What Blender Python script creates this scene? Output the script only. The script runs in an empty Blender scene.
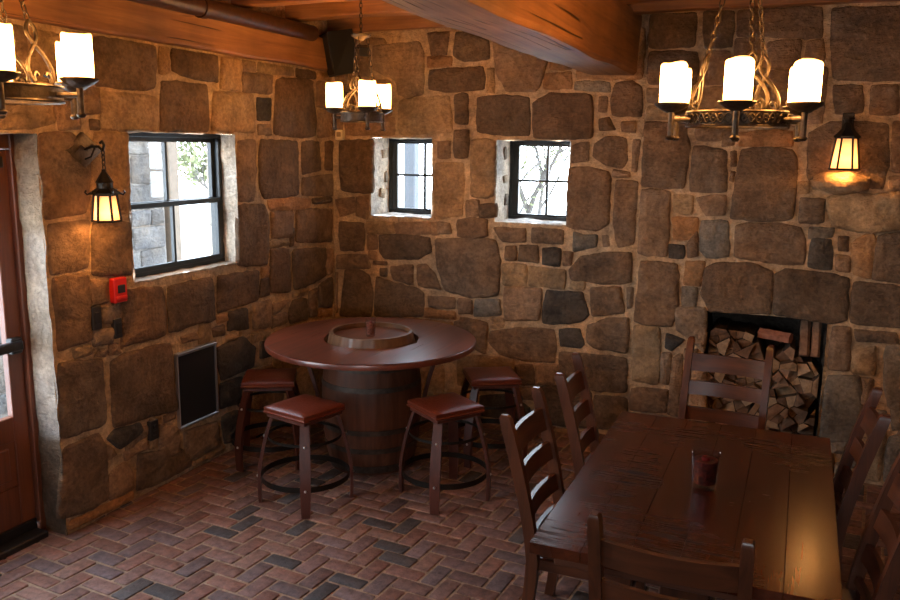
import bpy, bmesh, math, random
from mathutils import Vector, Matrix, noise
random.seed(7)
PI = math.pi
scene = bpy.context.scene
COL = scene.collection

# ------------------------------------------------------------------ helpers
class MB:
    """collects shapes into one mesh"""
    def __init__(self):
        self.bm = bmesh.new()
        self.cl = self.bm.verts.layers.float_color.new('Col')
        self.col = (1, 1, 1, 1)
    def v(self, p):
        x = self.bm.verts.new(p); x[self.cl] = self.col
        return x
    def f(self, vs):
        try: return self.bm.faces.new(vs)
        except ValueError: return None
    def quad(self, a, b, c, d):
        self.f([self.v(a), self.v(b), self.v(c), self.v(d)])
    def box(self, c, s, bev=0.0, rot=None, seg=1):
        M = Matrix.Translation(c) @ (rot.to_4x4() if rot else Matrix.Identity(4)) @ Matrix.Diagonal((s[0], s[1], s[2], 1))
        r = bmesh.ops.create_cube(self.bm, size=1, matrix=M)
        for x in r['verts']: x[self.cl] = self.col
        if bev:
            es = list({e for x in r['verts'] for e in x.link_edges})
            bmesh.ops.bevel(self.bm, geom=es, offset=bev, segments=seg, profile=.5, affect='EDGES')
        return self
    def tube(self, pts, r, n=8, closed=False, cap=True, flat=None):
        pts = [Vector(p) for p in pts]
        m = len(pts); rings = []
        up = None
        for i, p in enumerate(pts):
            if closed: t = pts[(i + 1) % m] - pts[i - 1]
            else: t = pts[min(i + 1, m - 1)] - pts[max(i - 1, 0)]
            if t.length < 1e-9: t = Vector((0, 0, 1))
            t.normalize()
            if up is None:
                up = Vector((0, 0, 1)) if abs(t.z) < .9 else Vector((1, 0, 0))
            a = t.cross(up)
            if a.length < 1e-6: a = t.orthogonal()
            a.normalize(); b = a.cross(t).normalized(); up = b
            rr = r[i] if isinstance(r, (list, tuple)) else r
            k = flat or 1
            rings.append([self.v(p + a * (math.cos(2 * PI * j / n) * rr) + b * (math.sin(2 * PI * j / n) * rr * k)) for j in range(n)])
        for i in range(m if closed else m - 1):
            A, B = rings[i], rings[(i + 1) % m]
            for j in range(n): self.f([A[j], A[(j + 1) % n], B[(j + 1) % n], B[j]])
        if cap and not closed:
            self.f(rings[0][::-1]); self.f(rings[-1])
        return self
    def lathe(self, prof, n=32, c=(0, 0, 0), close=False):
        rings = []
        for r, z in prof:
            if r < 1e-5: rings.append([self.v((c[0], c[1], c[2] + z))])
            else: rings.append([self.v((c[0] + r * math.cos(2 * PI * j / n), c[1] + r * math.sin(2 * PI * j / n), c[2] + z)) for j in range(n)])
        m = len(rings)
        for i in range(m if close else m - 1):
            A, B = rings[i], rings[(i + 1) % m]
            for j in range(n):
                k = (j + 1) % n
                if len(A) == 1 and len(B) == 1: continue
                if len(A) == 1: self.f([A[0], B[k], B[j]])
                elif len(B) == 1: self.f([A[j], A[k], B[0]])
                else: self.f([A[j], A[k], B[k], B[j]])
        return self
    def sweep(self, secs, cap=True):
        """secs: list of rings (equal length lists of points)"""
        R = [[self.v(p) for p in s] for s in secs]
        n = len(R[0])
        for A, B in zip(R, R[1:]):
            for j in range(n): self.f([A[j], A[(j + 1) % n], B[(j + 1) % n], B[j]])
        if cap: self.f(R[0][::-1]); self.f(R[-1])
        return self
    def prism(self, poly, a, b):
        """poly: list of functions of depth -> point given as (fn); a,b depth"""
        return self.sweep([[p(a) for p in poly], [p(b) for p in poly]])
    def ball(self, c, r, n=8):
        return self.lathe([(r * math.sin(PI * i / n), -r * math.cos(PI * i / n)) for i in range(n + 1)], n * 2, c)

def rect(x0, x1, y0, y1, z): return [(x0, y0, z), (x1, y0, z), (x1, y1, z), (x0, y1, z)]

def obj(name, mb, mat, parent=None, smooth=.6, recalc=True):
    bm = mb.bm
    if recalc: bmesh.ops.recalc_face_normals(bm, faces=bm.faces[:])
    me = bpy.data.meshes.new(name); bm.to_mesh(me); bm.free()
    me.materials.append(mat)
    if smooth:
        me.polygons.foreach_set('use_smooth', [True] * len(me.polygons))
        me.set_sharp_from_angle(angle=smooth)
    o = bpy.data.objects.new(name, me); COL.objects.link(o)
    if parent: o.parent = parent
    return o
def tag(o, label, cat, group=None):
    o['label'] = label; o['category'] = cat
    if group: o['group'] = group
    return o
def thing(name, label, cat, loc=(0, 0, 0), rz=0, group=None):
    o = bpy.data.objects.new(name, None); COL.objects.link(o)
    o.empty_display_size = .1
    o.location = loc; o.rotation_euler = (0, 0, rz)
    return tag(o, label, cat, group)
def struct(o):
    o['kind'] = 'structure'; return o
def sroot(name, loc=(0, 0, 0), rz=0):
    o = bpy.data.objects.new(name, None); COL.objects.link(o)
    o.location = loc; o.rotation_euler = (0, 0, rz)
    return struct(o)
def dup(root, loc=None, rz=None, label=None):
    def rec(o, par):
        c = o.copy(); COL.objects.link(c); c.parent = par
        for ch in list(o.children): rec(ch, c)
        return c
    r = rec(root, None)
    if loc is not None: r.location = loc
    if rz is not None: r.rotation_euler = (0, 0, rz)
    if label: r['label'] = label
    return r

# ------------------------------------------------------------------ materials
def newmat(name):
    m = bpy.data.materials.new(name); m.use_nodes = True
    nt = m.node_tree
    return m, nt, nt.nodes['Principled BSDF']
def N(nt, t, **kw):
    n = nt.nodes.new(t)
    for k, v in kw.items():
        if k in n.inputs: n.inputs[k].default_value = v
        else: setattr(n, k, v)
    return n
def ramp(nt, fac, stops):
    r = nt.nodes.new('ShaderNodeValToRGB')
    el = r.color_ramp.elements
    while len(el) < len(stops): el.new(.5)
    for e, (p, c) in zip(el, stops):
        e.position = p; e.color = (c[0], c[1], c[2], 1)
    nt.links.new(fac, r.inputs[0])
    return r.outputs[0]
def mix(nt, a, b, fac=.5, mode='MIX'):
    m = nt.nodes.new('ShaderNodeMix'); m.data_type = 'RGBA'; m.blend_type = mode
    for val, i in ((fac, 0), (a, 6), (b, 7)):
        if hasattr(val, 'links'): nt.links.new(val, m.inputs[i])
        elif i == 0: m.inputs[0].default_value = val
        else: m.inputs[i].default_value = (*val, 1)
    return m.outputs[2]
def plain(name, col, rough=.5, metal=0.0, bump=0.0, bscale=40, spec=.5, var=0.0):
    m, nt, p = newmat(name)
    p.inputs['Base Color'].default_value = (*col, 1)
    p.inputs['Roughness'].default_value = rough
    p.inputs['Metallic'].default_value = metal
    p.inputs['Specular IOR Level'].default_value = spec
    tc = N(nt, 'ShaderNodeTexCoord')
    no = N(nt, 'ShaderNodeTexNoise', Scale=bscale, Detail=5.0)
    nt.links.new(tc.outputs['Object'], no.inputs['Vector'])
    if var:
        c = ramp(nt, no.outputs['Fac'], [(.3, [x * (1 - var) for x in col]), (.7, [min(1, x * (1 + var)) for x in col])])
        nt.links.new(c, p.inputs['Base Color'])
    if bump:
        b = N(nt, 'ShaderNodeBump', Strength=bump, Distance=.01)
        nt.links.new(no.outputs['Fac'], b.inputs['Height']); nt.links.new(b.outputs[0], p.inputs['Normal'])
    return m
def wood(name, dark, light, axis='z', rough=.35, freq=1.0, bump=.25, spec=.5, saw=0.0, coat=0.0):
    m, nt, p = newmat(name)
    tc = N(nt, 'ShaderNodeTexCoord'); mp = N(nt, 'ShaderNodeMapping')
    s = {'x': (1.2, 22, 22), 'y': (22, 1.2, 22), 'z': (22, 22, 1.2)}[axis]
    mp.inputs['Scale'].default_value = [k * freq for k in s]
    nt.links.new(tc.outputs['Object'], mp.inputs['Vector'])
    n1 = N(nt, 'ShaderNodeTexNoise', Scale=1.0, Detail=6.0, Roughness=.65, Distortion=.6)
    nt.links.new(mp.outputs[0], n1.inputs['Vector'])
    n2 = N(nt, 'ShaderNodeTexNoise', Scale=3.0, Detail=3.0)
    nt.links.new(tc.outputs['Object'], n2.inputs['Vector'])
    c = ramp(nt, n1.outputs['Fac'], [(.28, dark), (.72, light)])
    c2 = ramp(nt, n2.outputs['Fac'], [(.3, (.62, .6, .58)), (.7, (1.15, 1.1, 1.05))])
    c = mix(nt, c, c2, .8, 'MULTIPLY')
    at = N(nt, 'ShaderNodeAttribute', attribute_name='Col')
    c = mix(nt, c, at.outputs['Color'], 1.0, 'MULTIPLY')
    hgt = n1.outputs['Fac']; sawk = None
    if saw:
        mp2 = N(nt, 'ShaderNodeMapping')
        s2 = {'x': (70, 5, 5), 'y': (5, 70, 5), 'z': (5, 5, 70)}[axis]
        mp2.inputs['Scale'].default_value = s2
        nt.links.new(tc.outputs['Object'], mp2.inputs['Vector'])
        n3 = N(nt, 'ShaderNodeTexNoise', Scale=1.0, Detail=2.0)
        nt.links.new(mp2.outputs[0], n3.inputs['Vector'])
        n4 = N(nt, 'ShaderNodeTexNoise', Scale=2.2, Detail=2.0)
        nt.links.new(tc.outputs['Object'], n4.inputs['Vector'])
        k = N(nt, 'ShaderNodeMath', operation='MULTIPLY')
        g = ramp(nt, n4.outputs['Fac'], [(.5, (0, 0, 0)), (.62, (1, 1, 1))])
        g3 = ramp(nt, n3.outputs['Fac'], [(.5, (0, 0, 0)), (.6, (1, 1, 1))])
        nt.links.new(g, k.inputs[0]); nt.links.new(g3, k.inputs[1])
        k2 = N(nt, 'ShaderNodeMath', operation='MULTIPLY'); k2.inputs[1].default_value = saw
        nt.links.new(k.outputs[0], k2.inputs[0])
        c = mix(nt, c, [x * .3 for x in dark], k2.outputs[0])
        sawk = k2.outputs[0]
    nt.links.new(c, p.inputs['Base Color'])
    p.inputs['Roughness'].default_value = rough
    p.inputs['Specular IOR Level'].default_value = spec
    if coat: p.inputs['Coat Weight'].default_value = coat; p.inputs['Coat Roughness'].default_value = .24
    b = N(nt, 'ShaderNodeBump', Strength=bump, Distance=.004)
    nt.links.new(hgt, b.inputs['Height']); nt.links.new(b.outputs[0], p.inputs['Normal'])
    if sawk is not None:
        b5 = N(nt, 'ShaderNodeBump', Strength=.4, Distance=.0015); b5.invert = True
        nt.links.new(sawk, b5.inputs['Height']); nt.links.new(b.outputs[0], b5.inputs['Normal']); nt.links.new(b5.outputs[0], p.inputs['Normal'])
        mr = N(nt, 'ShaderNodeMapRange'); mr.inputs['To Min'].default_value = rough; mr.inputs['To Max'].default_value = .6
        nt.links.new(sawk, mr.inputs['Value']); nt.links.new(mr.outputs[0], p.inputs['Roughness'])
    return m
def add_cracks(m, axis):
    nt = m.node_tree; p = nt.nodes['Principled BSDF']
    tc = N(nt, 'ShaderNodeTexCoord'); mp = N(nt, 'ShaderNodeMapping'); mp.inputs['Scale'].default_value = {'x': (.22, 7, 7), 'y': (7, .22, 7)}[axis]
    nt.links.new(tc.outputs['Object'], mp.inputs['Vector'])
    n = N(nt, 'ShaderNodeTexNoise', Scale=1.0, Detail=2.0, Distortion=.05); nt.links.new(mp.outputs[0], n.inputs['Vector'])
    r = ramp(nt, n.outputs['Fac'], [(.485, (1, 1, 1)), (.497, (0, 0, 0)), (.503, (0, 0, 0)), (.515, (1, 1, 1))])
    n2 = N(nt, 'ShaderNodeTexNoise', Scale=1.6, Detail=1.0); nt.links.new(tc.outputs['Object'], n2.inputs['Vector'])
    g = ramp(nt, n2.outputs['Fac'], [(.56, (1, 1, 1)), (.63, (0, 0, 0))])
    mx = N(nt, 'ShaderNodeMath', operation='MAXIMUM'); nt.links.new(r, mx.inputs[0]); nt.links.new(g, mx.inputs[1])
    old = p.inputs['Base Color'].links[0].from_socket
    c = mix(nt, (.03, .012, .005), old, mx.outputs[0]); nt.links.new(c, p.inputs['Base Color'])
    b = N(nt, 'ShaderNodeBump', Strength=1.0, Distance=.01); nt.links.new(mx.outputs[0], b.inputs['Height'])
    nt.links.new(p.inputs['Normal'].links[0].from_socket, b.inputs['Normal']); nt.links.new(b.outputs[0], p.inputs['Normal'])
def glow(name, col, strength, base=(.8, .7, .5)):
    m, nt, p = newmat(name)
    p.inputs['Base Color'].default_value = (*base, 1)
    p.inputs['Emission Color'].default_value = (*col, 1)
    p.inputs['Emission Strength'].default_value = strength
    p.inputs['Roughness'].default_value = .4
    return m
def pane_mat(name, tint=(.95, .98, 1)):
    m = bpy.data.materials.new(name); m.use_nodes = True
    nt = m.node_tree; nt.nodes.clear()
    out = N(nt, 'ShaderNodeOutputMaterial'); t = N(nt, 'ShaderNodeBsdfTransparent'); g = N(nt, 'ShaderNodeBsdfGlossy')
    t.inputs['Color'].default_value = (*tint, 1); g.inputs['Roughness'].default_value = .02
    mx = N(nt, 'ShaderNodeMixShader'); mx.inputs[0].default_value = .04
    nt.links.new(t.outputs[0], mx.inputs[1]); nt.links.new(g.outputs[0], mx.inputs[2])
    nt.links.new(mx.outputs[0], out.inputs['Surface'])
    return m
def stone_mat():
    m, nt, p = newmat('fieldstone')
    at = N(nt, 'ShaderNodeAttribute', attribute_name='Col')
    tc = N(nt, 'ShaderNodeTexCoord')
    n1 = N(nt, 'ShaderNodeTexNoise', Scale=4.5, Detail=7.0, Roughness=.68, Distortion=.3)
    n2 = N(nt, 'ShaderNodeTexNoise', Scale=34.0, Detail=4.0, Roughness=.7)
    n3 = N(nt, 'ShaderNodeTexNoise', Scale=2.6, Detail=3.0)
    for n in (n1, n2, n3): nt.links.new(tc.outputs['Object'], n.inputs['Vector'])
    c = mix(nt, at.outputs['Color'], ramp(nt, n1.outputs['Fac'], [(.3, (.45, .43, .42)), (.7, (1.5, 1.45, 1.36))]), .9, 'MULTIPLY')
    c = mix(nt, c, ramp(nt, n3.outputs['Fac'], [(.32, (.85, .92, 1.02)), (.68, (1.2, 1.02, .82))]), .7, 'MULTIPLY')
    c = mix(nt, c, ramp(nt, n2.outputs['Fac'], [(.32, (.62, .62, .62)), (.68, (1.3, 1.3, 1.3))]), .8, 'MULTIPLY')
    nt.links.new(c, p.inputs['Base Color'])
    p.inputs['Roughness'].default_value = .82; p.inputs['Specular IOR Level'].default_value = .25
    b1 = N(nt, 'ShaderNodeBump', Strength=1.0, Distance=.06); b2 = N(nt, 'ShaderNodeBump', Strength=.8, Distance=.010)
    nt.links.new(n1.outputs['Fac'], b1.inputs['Height']); nt.links.new(n2.outputs['Fac'], b2.inputs['Height'])
    mp = N(nt, 'ShaderNodeMapping'); mp.inputs['Rotation'].default_value = (.5, .6, .4); mp.inputs['Scale'].default_value = (6, 6, 26)
    nt.links.new(tc.outputs['Object'], mp.inputs['Vector'])
    n4 = N(nt, 'ShaderNodeTexNoise', Scale=1.0, Detail=4.0, Roughness=.6, Distortion=1.2); nt.links.new(mp.outputs[0], n4.inputs['Vector'])
    b3 = N(nt, 'ShaderNodeBump', Strength=.8, Distance=.016); nt.links.new(n4.outputs['Fac'], b3.inputs['Height'])
    nt.links.new(b1.outputs[0], b3.inputs['Normal']); nt.links.new(b3.outputs[0], b2.inputs['Normal']); nt.links.new(b2.outputs[0], p.inputs['Normal'])
    return m
STONE = stone_mat()
def attr_mat(name, rough, bscale, bstr, bdist=.006, spec=.3, var=.35):
    m, nt, p = newmat(name)
    at = N(nt, 'ShaderNodeAttribute', attribute_name='Col'); tc = N(nt, 'ShaderNodeTexCoord')
    n1 = N(nt, 'ShaderNodeTexNoise', Scale=bscale, Detail=5.0, Roughness=.65)
    nt.links.new(tc.outputs['Object'], n1.inputs['Vector'])
    c = mix(nt, at.outputs['Color'], ramp(nt, n1.outputs['Fac'], [(.3, (1 - var,) * 3), (.7, (1 + var,) * 3)]), 1.0, 'MULTIPLY')
    nt.links.new(c, p.inputs['Base Color'])
    p.inputs['Roughness'].default_value = rough; p.inputs['Specular IOR Level'].default_value = spec
    b = N(nt, 'ShaderNodeBump', Strength=bstr, Distance=bdist)
    nt.links.new(n1.outputs['Fac'], b.inputs['Height']); nt.links.new(b.outputs[0], p.inputs['Normal'])
    return m
BRICK = attr_mat('old_brick', .6, 22, .8, .010, .35, .45)
LOGM = attr_mat('split_wood', .8, 30, .5)
FD, FL = (.04, .0125, .0055), (.145, .046, .018)
CH_Z = wood('chair_wood_upright', FD, FL, 'z', .32, coat=.12); CH_X = wood('chair_wood_cross', FD, FL, 'x', .32, coat=.12); CH_Y = wood('chair_wood_deep', FD, FL, 'y', .32, coat=.12)
TOP_Y = wood('table_wood', (.04, .009, .0035), (.125, .030, .0095), 'y', .22, saw=1.0, bump=.15, coat=.1, spec=.35)
TAB_Z = wood('table_leg_wood', FD, FL, 'z', .4); TAB_X = wood('table_apron_wood', FD, FL, 'x', .4)
BAR_X = wood('bar_top_wood', (.07, .0145, .006), (.19, .044, .019), 'y', .33, bump=.15, spec=.9, coat=.5)
BARREL = wood('barrel_oak', (.06, .02, .01), (.15, .058, .03), 'z', .5, spec=.3, freq=.8)
CHIME = wood('barrel_chime_oak', (.09, .042, .02), (.22, .115, .055), 'z', .35, freq=.8)
HEADW = wood('barrel_head_oak', (.10, .032, .017), (.22, .08, .04), 'y', .3)
STAVE = wood('stool_stave_wood', (.05, .014, .009), (.12, .036, .022), 'z', .4)
TIMB_Y = wood('timber_along_wall', (.16, .062, .02), (.44, .205, .075), 'y', .6, freq=.55, bump=.6)
TIMB_X = wood('timber_cross', (.16, .062, .02), (.44, .205, .075), 'x', .6, freq=.55, bump=.6)
add_cracks(TIMB_Y, 'y'); add_cracks(TIMB_X, 'x')
DOORW = wood('door_wood', (.09, .028, .013), (.2, .066, .03), 'z', .35)
LEATHER = plain('red_brown_leather', (.125, .025, .011), .3, bump=.25, bscale=90, var=.25)
IRON = plain('dark_iron', (.03, .025, .02), .42, .85, bump=.3, bscale=60)
BRONZE = plain('aged_bronze_iron', (.075, .055, .038), .5, .85, bump=.3, bscale=70, var=.3)
CHIRON = plain('bronzed_iron', (.11, .082, .058), .45, .85, bump=.3, bscale=60, var=.3)
STEEL = plain('steel_bolt', (.55, .54, .52), .3, 1.0)
SILVER = plain('silver_frame_metal', (.5, .52, .55), .35, .9)
HOOP = plain('dark_hoop', (.075, .055, .042), .5, .6, bump=.2, bscale=30, var=.3)
BLACKP = plain('black_plastic', (.008, .008, .009), .5)
BLACKF = plain('black_window_frame', (.008, .014, .016), .4)
SCREEN = plain('black_panel', (.02, .023, .028), .3)
RED = plain('red_plastic', (.62, .02, .015), .35)
BEIGE = plain('beige_plastic', (.75, .6, .34), .5)
PIPEM = plain('brown_painted_pipe', (.05, .019, .009), .45, bump=.2, bscale=20, var=.3)
PANE = pane_mat('window_glass')
SHADE = glow('candle_glass_lit', (1, .46, .125), 58)
_nt = SHADE.node_tree; _tc = N(_nt, 'ShaderNodeTexCoord'); _sp = N(_nt, 'ShaderNodeSeparateXYZ'); _nt.links.new(_tc.outputs['Generated'], _sp.inputs[0])
_r = ramp(_nt, _sp.outputs['Z'], [(.0, (.02,) * 3), (.3, (1, 1, 1)), (.55, (1, 1, 1)), (1.0, (.012,) * 3)])
_m = N(_nt, 'ShaderNodeMath', operation='MULTIPLY'); _m.inputs[1].default_value = 72; _nt.links.new(_r, _m.inputs[0])
_nt.links.new(_m.outputs[0], _nt.nodes['Principled BSDF'].inputs['Emission Strength'])
AMBER = glow('amber_glass_lit', (1, .36, .08), 4.6)
_nt = AMBER.node_tree; _tc = N(_nt, 'ShaderNodeTexCoord'); _sp = N(_nt, 'ShaderNodeSeparateXYZ'); _nt.links.new(_tc.outputs['Generated'], _sp.inputs[0])
_r = ramp(_nt, _sp.outputs['Z'], [(.0, (.5,) * 3), (.3, (1, 1, 1)), (1.0, (.16,) * 3)])
_m = N(_nt, 'ShaderNodeMath', operation='MULTIPLY'); _m.inputs[1].default_value = 5.0; _nt.links.new(_r, _m.inputs[0])
_nt.links.new(_m.outputs[0], _nt.nodes['Principled BSDF'].inputs['Emission Strength'])
BULB = glow('lamp_bulb', (1, .42, .11), 420)
PLASTER = plain('rear_wall_stone', (.3, .21, .13), .9, bump=.6, bscale=6, var=.4)
WALNUT = wood('ceiling_board', (.14, .055, .018), (.36, .165, .06), 'x', .65, freq=.4, bump=.4)

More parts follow.
